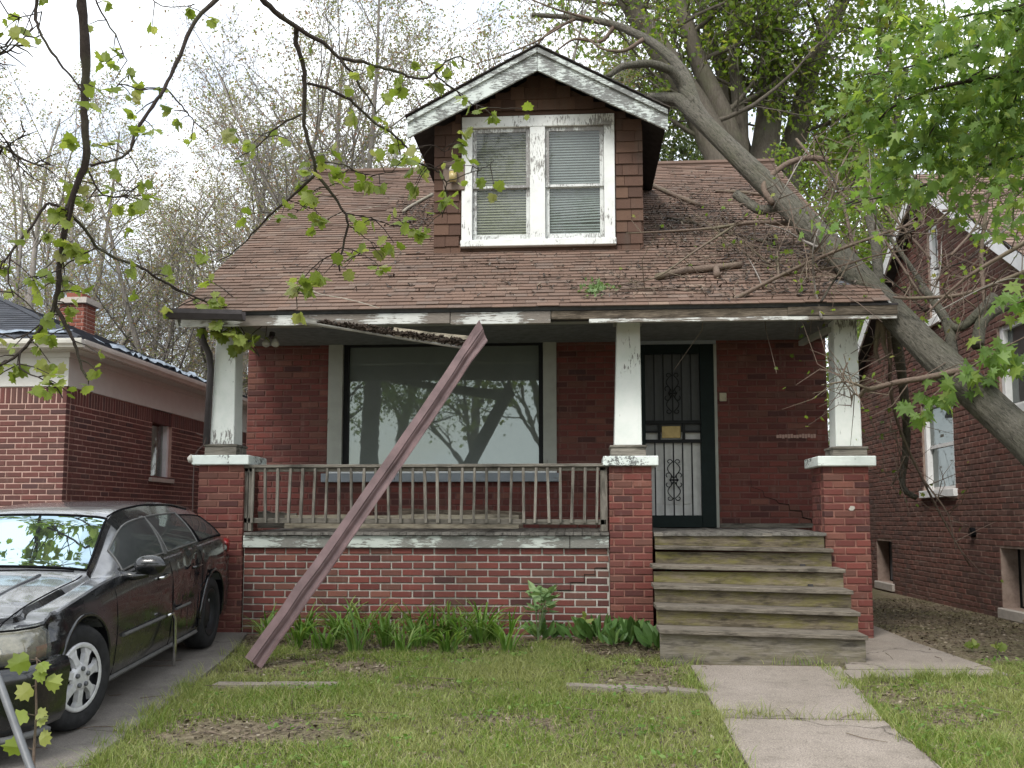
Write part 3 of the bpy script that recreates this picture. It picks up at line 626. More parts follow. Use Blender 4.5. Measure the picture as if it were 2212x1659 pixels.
def shingle_v(x, s, w_, lift=0):
    a, b = x+.0015, x+w_-.0015
    return [rp_(a, s, .004+lift), rp_(b, s, .004+lift), rp_(b, s+SE*1.25, -.006), rp_(a, s+SE*1.25, -.006), rp_(a, s, .012+lift), rp_(b, s, .012+lift), rp_(b, s+SE*1.25, .001), rp_(a, s+SE*1.25, .001)]
def in_dormer(x, s):
    y = EY+s/SLC; return y > DMY+.02 and DMX0 < x < DMX1
felt_c = atR(1835, 612); sh = []
for i in range(int(SL/SE)+1):
    s = i*SE-.03; x = RX0-(.5*SW if i % 2 else 0)-rng.uniform(0, .05)
    while x < RX1:
        w_ = SW*rng.uniform(.92, 1.08); a, b = max(x, RX0), min(x+w_, RX1)
        if b-a > .02 and not (in_dormer(a+.02, s+.02) and in_dormer(b-.02, s+.02)):
            cpos = rp_((a+b)/2, s)
            q = (cpos-felt_c); missing = abs(q[0]) < .24+rng.uniform(-.05, .05) and -.07 < q[1] < .09
            if not missing: sh.append((a, s+rng.uniform(-.004, .004), b-a, max(0, rng.normal(0, .0035))))
        x += w_
sh.sort(key=lambda q: q[1]); g = Geo(); SHME = {}
for k, (x, s, w_, lift) in enumerate(sh):
    if k < 300:
        key = round(w_, 2)
        if key not in SHME:
            a, b = .0015-key/2, key/2-.0015
            SHME[key] = mesh_only('shingle', [(a, 0, .004), (b, 0, .004), (b, SE*1.25, -.006), (a, SE*1.25, -.006), (a, 0, .012), (b, 0, .012), (b, SE*1.25, .001), (a, SE*1.25, .001)], BOXF, 'shingle')
        tw = rng.uniform(-.01, .01); ux = X_*math.cos(tw)+rs*math.sin(tw); uy = rs*math.cos(tw)-X_*math.sin(tw)
        inst('shingle', SHME[key], mat4(ux*(w_/key), uy, rn, rp_(x+w_/2, s, lift)), roof)
    else: g.add(shingle_v(x, s, w_, lift), BOXF)
tag(g.build('shingle_field', 'shingle', roof), kind='stuff')
Geo().tube([(RX0, 13.6, 6.13), (RX1, 13.6, 6.13)], .05, 6).build('ridge_cap', 'shingle', roof)
for x in (RX0-.02, RX1-.005): Geo().prism([rp_(x, 0, -.16), rp_(x, SL, -.16), rp_(x, SL, -.016), rp_(x, 0, -.016)], (0, 0, 0), (.025, 0, 0)).build('rake_board', 'paint_fascia', roof)
# eave boards: the fascia comes in three rotten lengths with a bare strip above it
us = [470, 972, 1190, 1936]; fz1, fz0 = 2.985, 2.872
xe = [atY(u, 680, EY)[0] for u in us]; xe[0] = RX0+.05
for i in range(3):
    mt = ('paint_fascia', 'paint_fascia', 'wood_rot')[i]; z0 = fz0+(.012, 0, .035)[i]; z1 = fz1-(.0, .0, .0)[i]
    Geo().box((xe[i]+.003, EY+.012, z0), (xe[i+1]-.003, EY+.045, z1)).build('fascia_board', mt, roof, bevel=.004)
Geo().box((RX0+.03, EY+.03, fz1+.001), (RX1+.03, EY+.06, EZ-.035)).build('drip_board', 'wood_dark', roof)
Geo().box((xe[2]+.35, EY+.006, fz0+.0), (xe[3]+.01, EY+.04, fz0+.034)).build('fascia_strip', 'paint_fascia', roof)
Geo().box((1.9, EY-.002, fz0+.04), (xe[3]+.012, EY+.01, fz1+.005)).build('fascia_patch', 'wood_rot', roof)
Geo().box((2.45, EY-.004, EZ-.035), (xe[3]+.02, EY+.25, EZ-.018)).build('bent_flashing', 'gutter_dark', roof)
# old gutter: a dark stub at the left corner, then a length sagging off the eave
def trough(pts, w_, hgt, tilt):
    """open gutter section along pts"""
    prof = [(0, hgt), (0, 0), (-w_*.7, 0), (-w_, hgt*.55), (-w_, hgt)]; g = Geo(); P = np.asarray(pts, float); n = len(prof); V = []
    for p, tl in zip(P, tilt):
        for (a, b) in prof: V.append(p+np.array([0, a*math.cos(tl)-b*math.sin(tl), a*math.sin(tl)+b*math.cos(tl)]))
    base = len(V); V = V+[v+np.array([0, .003, .003]) for v in V]; Fc = []
    for i in range(len(P)-1):
        for j in range(n-1): Fc.append([i*n+j, i*n+j+1, (i+1)*n+j+1, (i+1)*n+j]); Fc.append([base+i*n+j, base+(i+1)*n+j, base+(i+1)*n+j+1, base+i*n+j+1])
    return g.add(V, Fc)
a, b = atY(365, 690, EY-.05), atY(530, 694, EY-.05)
trough([a, b], .10, .085, [0, 0]).build('gutter', 'gutter_dark', roof)
PG = [atY(640, 694, EY-.02), atY(770, 710, EY-.02), atY(900, 729, EY-.02), atY(1018, 746, EY-.03)]
sag = trough(PG, .07, .045, [.5, .9, 1.1, 1.15]).build('sagging_gutter', 'gutter_old', roof)
g = Geo()
for i in range(520):
    t = rng.uniform(0.12, .97); k_ = min(int(t*3), 2); f_ = t*3-k_; p = PG[k_]*(1-f_)+PG[k_+1]*f_+np.array([0, -.02+rng.uniform(-.02, .03), rng.uniform(-.03, .03)*(.3+.6*t)+.014])
    r = rng.uniform(.008, .022); d = rng.normal(size=3); d /= np.linalg.norm(d); g.obox(p, d*r*1.6, np.cross(d, Z_)*r*.8, np.cross(d, X_)*r*.5)
tag(g.build('gutter_debris', 'debris', roof), kind='stuff')
g = Geo()
P = [atY(u, v, EY-.02) for u, v in ((850, 717), (930, 728), (1005, 735), (1032, 738))]
for p, q in zip(P, P[1:]): g.beam(p, q, .03, .085)
g.build('split_board', 'plank_pale', roof)
# downspout at the left corner and a cable
g = Geo(); ds = [atY(436, 700, PY-.08), atY(440, 740, PY-.02), atY(452, 765, PY+.05), atY(455, 800, PY+.06), atY(445, 960, PY+.06)]
g.tube(ds, .034, 8); g.build('downspout', 'gutter_dark', H, smooth=True)
g = Geo(); g.tube([atY(u, v, PY-.03) for u, v in ((446, 945), (440, 962), (428, 972), (421, 985), (419, 1010), (417, 1060), (416, 1120), (417, 1340))], .006, 5); g.tube([atY(u, v, PY+.3) for u, v in ((424, 936), (436, 940), (446, 944))], .005, 5); g.build('cable', 'wire', H)
p = atY(413, 991, PY-.04); g = Geo(); g.tube([p+np.array([0, -.02, -.03]), p+np.array([-.01, 0, 0]), p+np.array([0, .02, .03])], [.02, .03, .02], 7); g.build('cable_knob', 'lamp_white', H, smooth=True)
# floodlight pair and a tilted brace under the eave
fl = Geo(); p = atY(585, 728, PY+.18); fl.tube([p+np.array([0, .05, .05]), p+np.array([0, .03, 0])], [.03, .03], 8)
fl = fl.build('flood_light', 'gutter_dark', H)
for dx in (-.02, .045):
    g = Geo(); c = p+np.array([dx, 0, -.01]); g.tube([c, c+np.array([dx*.2, -.03, -.03]), c+np.array([dx*.5, -.06, -.075]), c+np.array([dx*.5, -.065, -.082])], [.018, .03, .04, .034], 10); g.build('lamp_head', 'lamp_white', fl, smooth=True)
g = Geo(); g.beam(atY(520, 705, PY+.1), atY(572, 727, PY+.22), .05, .07); g.build('brace', 'paint_casing', H)
g = Geo(); g.beam(atY(1730, 742, PY+.9), atY(1790, 712, PY+.2), .05, .05); g.build('brace', 'paint_casing', H)
# --- dormer
DZ0 = roofz(DMY)-.03
gab = Geo(); AX, AZ = -.405, 6.09; TXL, TXR, TZ = -1.785, .955, 5.355; DS = (AZ-TZ)/(AX-TXL); GY = 9.85
def dz(x): return AZ-DS*abs(x-AX)
oh = .17
dw = [atY(u, v, DMY)[i] for (u, v, i) in ((998, 400, 0), (1328, 400, 0), (1160, 533, 2), (1160, 252, 2))]
ha, hb, hc, hd = dw[0]+.05, dw[1]-.05, dw[2]+.03, dw[3]-.05; yq = DMY+.015
gab.prism([(DMX0, yq, DZ0-.3), (ha, yq, DZ0-.3), (ha, yq, hd), (ha, yq, dz(ha)-oh), (DMX0, yq, dz(DMX0)-oh)], (0, 0, 0), (0, .12, 0))
gab.prism([(hb, yq, DZ0-.3), (DMX1, yq, DZ0-.3), (DMX1, yq, dz(DMX1)-oh), (hb, yq, dz(hb)-oh)], (0, 0, 0), (0, .12, 0))
gab.prism([(ha, yq, hd), (hb, yq, hd), (hb, yq, dz(hb)-oh), (AX, yq, AZ-oh), (ha, yq, dz(ha)-oh)], (0, 0, 0), (0, .12, 0))
gab.box((ha, yq, DZ0-.3), (hb, yq+.12, hc))
for x, s in ((DMX0, 1), (DMX1, -1)): gab.prism([(x, DMY+.136, DZ0-.2), (x, DMY+.136, 5.2), (x, 12.2, 5.2)], (0, 0, 0), (s*.08, 0, 0))
dorm = gab.build('dormer', 'siding', H)
row = .125; sme = {}
z = DZ0-.02
while z < 5.95:
    x = DMX0-rng.uniform(0, .08)
    while x < DMX1:
        w_ = rng.choice([.13, .15, .17, .2, .24]); a, b = max(x, DMX0), min(x+w_, DMX1); zt = z+row
        for lo, hi in (((a, b),) if not (z+row > dw[2]-.02 and z < dw[3]+.02) else ((a, min(b, dw[0]-.01)), (max(a, dw[1]+.01), b))):
            if hi-lo > .02 and max(abs(lo-AX), abs(hi-AX))*DS < AZ-oh-z-.02:
                zz = min(zt+.02, AZ-oh-DS*max(abs(lo-AX), abs(hi-AX))+.05)
                d_ = rng.uniform(0, .005); dzz = rng.uniform(-.006, .006)
                V = [(lo+.002, DMY-.016-d_, z+dzz), (hi-.002, DMY-.016-d_, z+dzz), (hi-.002, DMY+.01, z+dzz), (lo+.002, DMY+.01, z+dzz), (lo+.002, DMY-.002, zz), (hi-.002, DMY-.002, zz), (hi-.002, DMY+.01, zz), (lo+.002, DMY+.01, zz)]
                Geo().add(V, BOXF).build('siding_shingle', 'siding', dorm)
        x += w_
    z += row
# dormer roof: two slabs running back to the main ridge, barge boards in front
dro = Geo()
for tx in (TXL, TXR):
    tz = dz(tx); yb = 13.5
    dro.prism([(AX, GY, AZ-.05), (tx, GY, tz-.05), (tx, GY, tz-.02), (AX, GY, AZ-.02)][::(1 if tx < AX else -1)], (0, 0, 0), (0, yb-GY, 0))
droof = dro.build('dormer_roof', 'soffit', H)
g = Geo(); sd_ = np.array([1, 0, DS])/math.hypot(1, DS)
for sx, tx in ((1, TXL-.02), (-1, TXR+.02)):
    L_ = abs(AX-tx)*math.hypot(1, DS); e1 = np.array([sx, 0, DS])/math.hypot(1, DS); en = np.array([-sx*DS, 0, 1])/math.hypot(1, DS)
    for i in range(int(L_/SE)+1):
        s = i*SE; y = GY-.03-rng.uniform(0, .1)
        while y < 13.4:
            w_ = SW*rng.uniform(.92, 1.08); a = max(y, GY-.03-rng.uniform(0, .008)); p0 = np.array([tx, 0, dz(tx)-.02]); t2 = min(s+SE*1.25, L_+.005)
            g.add([p0+e1*s+en*.002+Y_*a, p0+e1*s+en*.002+Y_*(y+w_-.002), p0+e1*t2+Y_*(y+w_-.002)-en*.004, p0+e1*t2+Y_*a-en*.004, p0+e1*s+en*.012+Y_*a, p0+e1*s+en*.012+Y_*(y+w_-.002), p0+e1*t2+Y_*(y+w_-.002)+en*.004, p0+e1*t2+Y_*a+en*.004], BOXF); y += w_
tag(g.build('shingle_field', 'shingle_edge', droof), kind='stuff')
for sx, tx in ((1, TXL), (-1, TXR)):
    zt, za = dz(tx)-.055, AZ-.055; bh = .205
    Geo().prism([(tx, GY+.01, zt-bh+.0), (AX-sx*.002, GY+.01, za-bh-.03), (AX-sx*.002, GY+.01, za), (tx, GY+.01, zt)], (0, 0, 0), (0, .03, 0)).build('barge_board', 'paint_dormer_fascia', droof, bevel=.003)
    Geo().prism([(tx, GY-.015, zt-.045), (AX-sx*.002, GY-.015, za-.045), (AX-sx*.002, GY-.015, za+.012), (tx, GY-.015, zt+.012)], (0, 0, 0), (0, .024, 0)).build('barge_moulding', 'paint_dormer_fascia', droof, bevel=.003)
# dormer window: casing, mullion, four sashes, panes and blinds
x0, x1, z0, z1 = dw; y = DMY-.035; cwid = atY(1030, 400, DMY)[0]-x0
ml, mr = atY(1143, 400, DMY)[0], atY(1178, 400, DMY)[0]
dwin = Geo().box((x0+.06, DMY+.09, z0+.04), (x1-.06, DMY+.11, z1-.06)).build('dormer_window', 'dark_room', H); tag(dwin, 'double dormer window with peeling white frame and closed blinds')
for a, b in ((x0, x0+.115), (x1-.115, x1), (ml+.01, mr)): Geo().box((a, y, z0+.074), (b, DMY+.02, z1-.124)).build('casing', 'paint_window', dwin, bevel=.004)
Geo().box((x0, y-.003, z1-.123), (x1, DMY+.02, z1)).build('head_casing', 'paint_window', dwin, bevel=.004)
Geo().box((x0-.01, y-.02, z0), (x1+.01, DMY+.02, z0+.073)).build('sill', 'paint_window', dwin, bevel=.006)
zm = atY(1160, 403, DMY)[2]
for k, (a, b) in enumerate(((x0+.117, ml+.008), (mr+.002, x1-.117))):
    for j, (c, d, yy_) in enumerate(((z0+.076, zm+.012, .02), (zm-.012, z1-.126, -.006))):
        g = Geo(); t = .042; ya, yb = DMY+yy_, DMY+yy_+.024
        g.box((a, ya, c), (a+t, yb, d)); g.box((b-t, ya, c), (b, yb, d)); g.box((a+t+.001, ya, c), (b-t-.001, yb, c+(.07 if j == 0 else .03))); g.box((a+t+.001, ya, d-(.03 if j == 0 else .045)), (b-t-.001, yb, d))
        g.build('sash', 'paint_sash', dwin, bevel=.003)
        Geo().box((a+t-.004, ya+.008, c+.02), (b-t+.004, ya+.011, d-.02)).build('pane', 'pane_dusty', dwin)
    g = Geo(); zz = z0+.09; i = 0
    while zz < z1-.13:
        if k == 1 and zz < zm-.02: tl = .021; dip = .025*math.sin(max(0, (zz-z0-.2)*9))*(zz > z0+.25)
        else: tl, dip = .021, 0
        g.add([(a+.03, DMY+.058, zz+.002), (b-.03, DMY+.058, zz+.002+dip), (b-.03, DMY+.068, zz+tl+dip), (a+.03, DMY+.068, zz+tl)], [[0, 1, 2, 3]]); g.add([(a+.03, DMY+.0582, zz+.0015), (b-.03, DMY+.0582, zz+.0015+dip), (b-.03, DMY+.0682, zz+tl-.001+dip), (a+.03, DMY+.0682, zz+tl-.001)], [[3, 2, 1, 0]]); zz += .0295; i += 1
    tag(g.build('blind', 'blind_white' if k == 1 else 'blind', dwin), kind='stuff')
# lamp on a metal plate beside the dormer window
p = atY(981, 380, DMY-.03); hw, hh = .118, .165
lp = Geo().box((p[0]-hw, DMY-.05, p[2]-hh), (p[0]+hw, DMY-.018, p[2]+hh)).build('security_lamp', 'box_brown', H, bevel=.008)
for i in range(3): Geo().box((p[0]-hw+.03, DMY-.053, p[2]+.07+i*.016), (p[0]+hw-.02, DMY-.0505, p[2]+.076+i*.016)).build('vent_slot', 'black_metal', lp)
c = np.array([p[0]-.005, DMY-.095, p[2]])
g = Geo(); g.tube([c+np.array([0, 0, -.09]), c+np.array([0, 0, -.085]), c+np.array([0, 0, .02])], [.02, .042, .042], 14); g.build('lamp_glass', 'lamp_amber', lp, smooth=True)
g = Geo(); g.tube([c+np.array([0, 0, .021]), c+np.array([0, 0, .05]), c+np.array([0, 0, .075]), c+np.array([0, 0, .08])], [.043, .043, .03, .008], 14); g.build('lamp_cap', 'lamp_white', lp, smooth=True)
g = Geo(); g.tube([c+np.array([0, .01, .04]), c+np.array([0, .05, .04])], [.015, .015], 8); g.build('lamp_arm', 'box_brown', lp)
# planks lying on the porch behind the railing
for (ua, va, ub, vb, yy_, hgt, mt, lab) in ((552, 1103, 640, 1108, PY+.5, .09, 'wood_grey_x', 'short grey board lying at the left end of the porch behind the railing'), (615, 1112, 1120, 1112, PY+.38, .10, 'plank_pale', 'long pale rotten plank lying on the porch behind the balusters'), (860, 1097, 1130, 1106, PY+.75, .08, 'wood_rot', 'brown weathered plank lying on the porch against the wall')):
    a, b = atY(ua, va, yy_), atY(ub, vb, yy_); pts = np.linspace(a, b, 9); prof = []
    top = [(q[0], yy_, q[2]+rng.uniform(-.012, .012)) for q in pts]; bot = [(q[0], yy_, FZ0+.035) for q in pts[::-1]]
    tag(Geo().prism(top+bot, (0, 0, 0), (0, .035, 0)).build('plank', mt, org=(a+b)/2), lab, 'plank')
# the fallen gutter leaning from the eave to the lawn
a = atG(545, 1437)+np.array([0, 0, .02]); b = atY(1034, 728, EY-.06); lg = thing('fallen_gutter', a, 'long brown metal gutter leaning diagonally from the eave down to the lawn', 'gutter')
def lean_prof(pts, fr):
    V = []; prof = [(-.062, .03), (-.062, -.012), (-.012, -.02), (-.006, -.008), (.0, -.02), (.05, -.034), (.062, -.03), (.062, .03), (.052, .034), (.048, -.022), (-.05, .02)]
    return prof
d = (b-a)/np.linalg.norm(b-a); tocam = CAM-(a+b)/2; sx = np.cross(d, tocam); sx /= np.linalg.norm(sx); out_ = np.cross(sx, d); out_ /= np.linalg.norm(out_)
# sx points to the lower right in view; out_ towards the street
prof = [(-.075, -.045), (-.075, .030), (-.012, .042), (-.004, .030), (.006, .030), (.030, .006), (.055, .010), (.072, .028), (.080, .026), (.080, -.045)]
st = [(t_, 1-.03*t_) for t_ in np.linspace(0, .93, 15)]; V = []
tw0 = R(6)
for t, k_ in st:
    c = a+(b-a)*t+np.array([0, 0, -.028*math.sin(t*3.1)])+rng.normal(0, .0025, 3)
    for (p1, p2) in prof: V.append(c+sx*p1*k_+out_*p2*k_+rng.normal(0, .0014, 3))
bend = a+(b-a)*1.0+np.array([.02, 0, .01])
for (p1, p2) in prof: V.append(bend+sx*p1*.62+out_*p2*.5+np.array([.02, 0, .05-p1*.9]))
n = len(prof); m_ = len(st)+1; base = len(V); V = np.array(V); inner = V-np.repeat([out_*.004], len(V), 0)
Fc = [[i*n+j, i*n+j+1, (i+1)*n+j+1, (i+1)*n+j] for i in range(m_-1) for j in range(n-1)]
Fc2 = [[base+f for f in q[::-1]] for q in Fc]
Geo().add(np.vstack([V, inner]), Fc+Fc2).build('gutter_channel', 'gutter_brown', lg, smooth=False)
c0 = a; Geo().add([c0+sx*p1*.98*.96+out_*(p2*.98-.006) for p1, p2 in prof]+[c0+d*.01+sx*p1*.98*.96+out_*(p2*.98-.006) for p1, p2 in prof], [list(range(n)), list(range(n, 2*n))[::-1]]).build('end_shadow_cap', 'hollow_black', lg)  # black sheets painted in for the shade inside the open end
# ------------------------------------------------------------------ the house on the left
LX, LY = -6.05, 11.07
LH = thing('brick_house', (LX-1, LY+1, 0), 'low brick house with wide white frieze and dark hip roof left of the driveway', 'house')
BZ = 2.65
swY0, swY1 = [atX(u, 960, LX)[1] for u in (328, 371)]; swz0, swz1 = atX(335, 1032, LX)[2], atX(335, 884, LX)[2]
lw1 = slab_with_holes(Geo(), (LX-6.5, LY, -.05), X_, -Y_, 6.5-.01, BZ+.05, [], .2).build('front_wall', 'mortar_left', LH)
hol = [(swY0-LY, swY1-LY, swz0, swz1)]
lw2 = slab_with_holes(Geo(), (LX, LY+.21, 0), Y_, X_, 9.3, BZ, [(h[0]-.21, h[1]-.21, h[2], h[3]) for h in hol], .18).build('side_wall', 'mortar_left', LH)
nc = int(2.5/BH)
fb = course_field((LX-6.5, LY, BZ-.2-nc*BH), X_, -Y_, 6.5, nc*BH, ph=.06); sb = course_field((LX, LY+.1, BZ-.2-nc*BH), Y_, X_, 9.4, nc*BH, [(h[0]-.1, h[1]-.1, h[2]-(BZ-.2-nc*BH), h[3]-(BZ-.2-nc*BH)) for h in hol])
# soldier course under the frieze
sold = []
for i in range(92): sold.append((np.array([LX-6.4+i*.07, LY, BZ-.1]), X_, -Y_))
for i in range(130): sold.append((np.array([LX, LY+.14+i*.07, BZ-.1]), Y_, X_))
g = Geo()
for pos, U, N in sold:
    V, Fc = brick_mesh('b', '', .2); V = np.array(V)[:, [2, 1, 0]]; g.add(pos+V[:, :1]*U-V[:, 1:2]*N+V[:, 2:]*Z_, np.array(Fc)[:, ::-1])
tag(g.build('soldier_course', 'brick_left', LH), kind='stuff')
vis = lambda b: inview(b) and proj(b[0])[1] < 1110 and proj(b[0])[0] < 440
A = [b for b in fb if vis(b)]+[b for b in sb if vis(b)]; A.sort(key=lambda b: proj(b[0])[2]); kk = A[:300]; ids = {id(b) for b in kk}
par = [lw1 if abs(b[1][0]) > .5 else lw2 for b in kk]; rest_ = [b for b in fb+sb if id(b) not in ids]
lay(kk+rest_, 'brick_left', par+[lw2]*len(rest_), 300, LH)
Geo().box((LX-6.5, LY-.012, BZ+.005), (LX+.012, LY+.1, 3.06)).build('frieze', 'paint_frieze', LH); Geo().box((LX-.1, LY+.101, BZ+.005), (LX+.012, 20.5, 3.06)).build('frieze', 'paint_frieze', LH)
Geo().box((LX-6.5, LY-.03, 3.0), (LX+.03, LY-.013, 3.061)).build('frieze_moulding', 'paint_frieze', LH); Geo().box((LX+.013, LY-.012, 3.0), (LX+.03, 20.5, 3.061)).build('frieze_moulding', 'paint_frieze', LH)
OH = .22; EZL = 3.17
Geo().box((LX-6.5, LY-OH, 3.062), (LX+OH, LY+.1, 3.085)).build('soffit', 'paint_frieze', LH); Geo().box((LX-.1, LY+.101, 3.062), (LX+OH, 20.6, 3.085)).build('soffit', 'paint_frieze', LH)
def kgutter(a, b, n_): # moulded gutter profile swept from a to b, outward normal n_
    a, b, n_ = [np.asarray(q, float) for q in (a, b, n_)]; pr = [(0, 0), (.05, 0), (.06, .02), (.085, .045), (.09, .075), (.09, .1), (.075, .1), (.075, .09), (0, .09)]
    return Geo().prism([a+n_*p+Z_*q for p, q in pr], a, b)
kgutter((LX-6.5, LY-OH-.001, 3.075), (LX+OH+.09, LY-OH-.001, 3.075), (0, -1, 0)).build('gutter', 'gutter_white', LH); kgutter((LX+OH+.001, LY-OH, 3.075), (LX+OH+.001, 20.6, 3.075), (1, 0, 0)).build('gutter', 'gutter_white', LH)
cx_, cy_ = LX+OH+.04, LY-OH-.04; rp2 = .42; RXL = -9.2; rlen = cx_-RXL; rz = EZL+rlen*rp2
V = [(cx_, cy_, EZL), (cx_, 20.7, EZL), (RXL, 20.7-rlen, rz), (RXL, cy_+rlen, rz), (2*RXL-cx_, cy_, EZL), (2*RXL-cx_, 20.7, EZL)]
lroof = Geo().add(V, [[0, 1, 2, 3], [0, 3, 4], [4, 3, 2, 5], [1, 5, 2]]).build('roof', 'shingle_dark', LH)
g = Geo(); q = .14
for i in range(int(rlen*1.085/q)):                                # courses on the two slopes one can see
    t0 = i*q/1.085; t1 = min(t0+q*1.02/1.085, rlen); z0_, z1_ = EZL+t0*rp2+.012, EZL+t1*rp2+.001
    y0_, y1_ = cy_+t0, 20.7-t0
    yv = y0_+rng.uniform(0, .3)
    ys_ = [y0_]+list(np.arange(yv, y1_-.1, .3))+[y1_]
    for a, b in zip(ys_, ys_[1:]): g.add([(cx_-t0, a, z0_-.008), (cx_-t0, a, z0_), (cx_-t0, b-.004, z0_), (cx_-t0, b-.004, z0_-.008), (cx_-t1, max(a, cy_+t1), z1_), (cx_-t1, max(b-.004, cy_+t1), z1_)], [[0, 1, 2, 3], [1, 4, 5, 2]])
    xs_ = [cx_-t0]+list(np.arange(cx_-t0-.1-rng.uniform(0, .2), -12.5, -.3))
    for a, b in zip(xs_, xs_[1:]): g.add([(a, cy_+t0, z0_-.008), (a, cy_+t0, z0_), (b+.004, cy_+t0, z0_), (b+.004, cy_+t0, z0_-.008), (min(a, cx_-t1), cy_+t1, z1_), (min(b+.004, cx_-t1), cy_+t1, z1_)], [[0, 3, 2, 1], [1, 2, 5, 4]])
tag(g.build('shingle_field', 'shingle_dark', lroof), kind='stuff')
Geo().tube([(cx_, cy_, EZL+.01), (RXL, cy_+rlen, rz+.015)], .035, 6).build('hip_cap', 'shingle_dark', lroof)
# torn tarp clinging to the roof edge
def tarp(y0, y1, t0, t1, n, label):
    V = []; mm = 5
    for i in range(n+1):
        y = y0+(y1-y0)*i/n
        for j in range(mm+1):
            t = t0+(t1-t0)*j/mm*(1+.35*math.sin(i*1.7)); V.append((cx_-t, y+rng.uniform(-.03, .03), EZL+t*rp2+.03+abs(rng.normal(0, .03))))
    Fc = [[i*(mm+1)+j, (i+1)*(mm+1)+j, (i+1)*(mm+1)+j+1, i*(mm+1)+j+1] for i in range(n) for j in range(mm)]
    tag(Geo().add(V, Fc).build('tarp', 'tarp_blue', org=(cx_, y0, EZL)), label, 'tarp')
tarp(12.0, 15.2, .05, .38, 36, 'crumpled grey blue plastic tarp along the side eave of the low brick house')
V = []; n = 26
for i in range(n+1):
    for j in range(4): V.append((cx_-.3-i*.14, cy_+.25+j*.05+rng.uniform(-.02, .02), EZL+(.25+j*.05)*rp2+.02+abs(rng.normal(0, .015))))
tag(Geo().add(V, [[i*4+j, i*4+j+1, (i+1)*4+j+1, (i+1)*4+j] for i in range(n) for j in range(3)]).build('tarp', 'tarp_blue', org=(cx_-1, cy_, EZL)), 'thin strip of blue tarp across the front roof slope of the low brick house', 'tarp')
# chimney
c0, c1 = atY(126, 700, 16.0), atY(183, 655, 16.0)
ch = Geo().box((c0[0]+.009, 16.009, 3.6), (c1[0]-.009, 16.4, c1[2])).build('chimney', 'mortar_left', LH)
hh = int((c1[2]-3.6)/BH)
cbk = course_field((c0[0], 16.0, c1[2]-hh*BH), X_, -Y_, c1[0]-c0[0], hh*BH)+course_field((c1[0], 16.1, c1[2]-hh*BH), Y_, X_, .3, hh*BH)
lay(cbk, 'brick_chimney', ch, 0, ch, 'brick_field')
Geo().box((c0[0]-.06, 15.94, c1[2]+.001), (c1[0]+.06, 16.46, c1[2]+.1)).build('chimney_cap', 'stone_sill', ch); Geo().box((c0[0]+.1, 16.05, c1[2]+.101), (c1[0]-.08, 16.35, c1[2]+.2)).build('flue', 'brick_chimney', ch)
# side window with torn curtain
lwin = Geo().box((LX-.17, swY0+.001, swz0), (LX-.15, swY1-.001, swz1)).build('side_window', 'dark_room', LH)
for a, b in ((swY0+.001, swY0+.05), (swY1-.06, swY1-.001)): Geo().box((LX-.14, a, swz0), (LX-.05, b, swz1)).build('casing', 'metal_white', lwin)
Geo().box((LX-.12, swY0+.05, swz0), (LX-.115, swY1-.06, swz1)).build('pane', 'pane_dusty', lwin)
Geo().box((LX-.14, swY0-.06, swz0-.06), (LX+.04, swY1+.05, swz0-.002)).build('sill', 'stone_sill', lwin, bevel=.004)
ym = swY0+.06; yw = swY1-swY0-.12
def drape(z0_, z1_, ya, yb, mt, ph):
    V = []; n = 12
    for i in range(n+1):
        y = ya+(yb-ya)*i/n; x = LX-.135+.012*math.sin(i*2.1+ph); V += [(x, y, z0_+.05*math.sin(i*1.3+ph)), (x+.004, y, z1_)]
    return Geo().add(V, [[2*i, 2*i+2, 2*i+3, 2*i+1] for i in range(n)]).build('curtain', mt, lwin)
drape(swz0+.3, swz1-.02, ym+.1, ym+yw-.02, 'curtain_red', 0); drape(swz0+.02, swz0+.55, ym, ym+yw*.7, 'curtain_pale', 2)

# ------------------------------------------------------------------ the house on the right
QX, QA, QZ, QS = 4.7, 13.08, 5.72, .632
RH = thing('brick_house', (QX+1, 12, 0), 'brown brick house with white gable boards standing right of the fallen tree', 'house')
def qz(y): return QZ-QS*abs(y-QA)
QY0, QY1 = 8.5, 17.66
def win(u0, u1, v0, v1):
    y0_, y1_ = atX(u1, (v0+v1)/2, QX)[1], atX(u0, (v0+v1)/2, QX)[1]; um = (u0+u1)/2
    return (y0_, y1_, atX(um, v1, QX)[2], atX(um, v0, QX)[2])
wins = [win(1992, 2060, 862, 1058), (10.02, 11.12, 2.30, 3.25), (12.78, 13.14, 3.72, 5.0), (15.1, 15.85, .12, .75), (10.65, 11.3, .1, .76)]
hol = [(w[0]-QY0, w[1]-QY0, w[2]+.1, w[3]+.1) for w in wins]
def gable_slab():
    """mortar bed of the gable wall in columns so that it can follow the rake"""
    g = Geo(); cuts = sorted({0, QY1-QY0, QA-QY0}|{h[0] for h in hol}|{h[1] for h in hol}|set(np.arange(.3, QY1-QY0, .3)))
    for a, b in zip(cuts, cuts[1:]):
        m_ = (a+b)/2; hs = sorted([h for h in hol if h[0] < m_ < h[1]], key=lambda h: h[2]); z = 0.0; zt = None
        for h in hs+[None]:
            ya, yb = QY0+a, QY0+b
            if h: tops_ = (h[2]-.1, h[2]-.1)
            else: tops_ = (qz(ya)-.08, qz(yb)-.08)
            g.prism([(QX+.006, ya, z-.1), (QX+.006, yb, z-.1), (QX+.006, yb, tops_[1]), (QX+.006, ya, tops_[0])], (0, 0, 0), (.2, 0, 0))
            if h: z = h[3]
    return g
rw = gable_slab().build('gable_wall', 'mortar_right', RH)
qb = course_field((QX, QY1, -.1), -Y_, -X_, QY1-QY0, 5.8, [(QY1-QY0-h[1], QY1-QY0-h[0], h[2], h[3]) for h in hol], vmax=lambda c: qz(QY1-c)+.02)
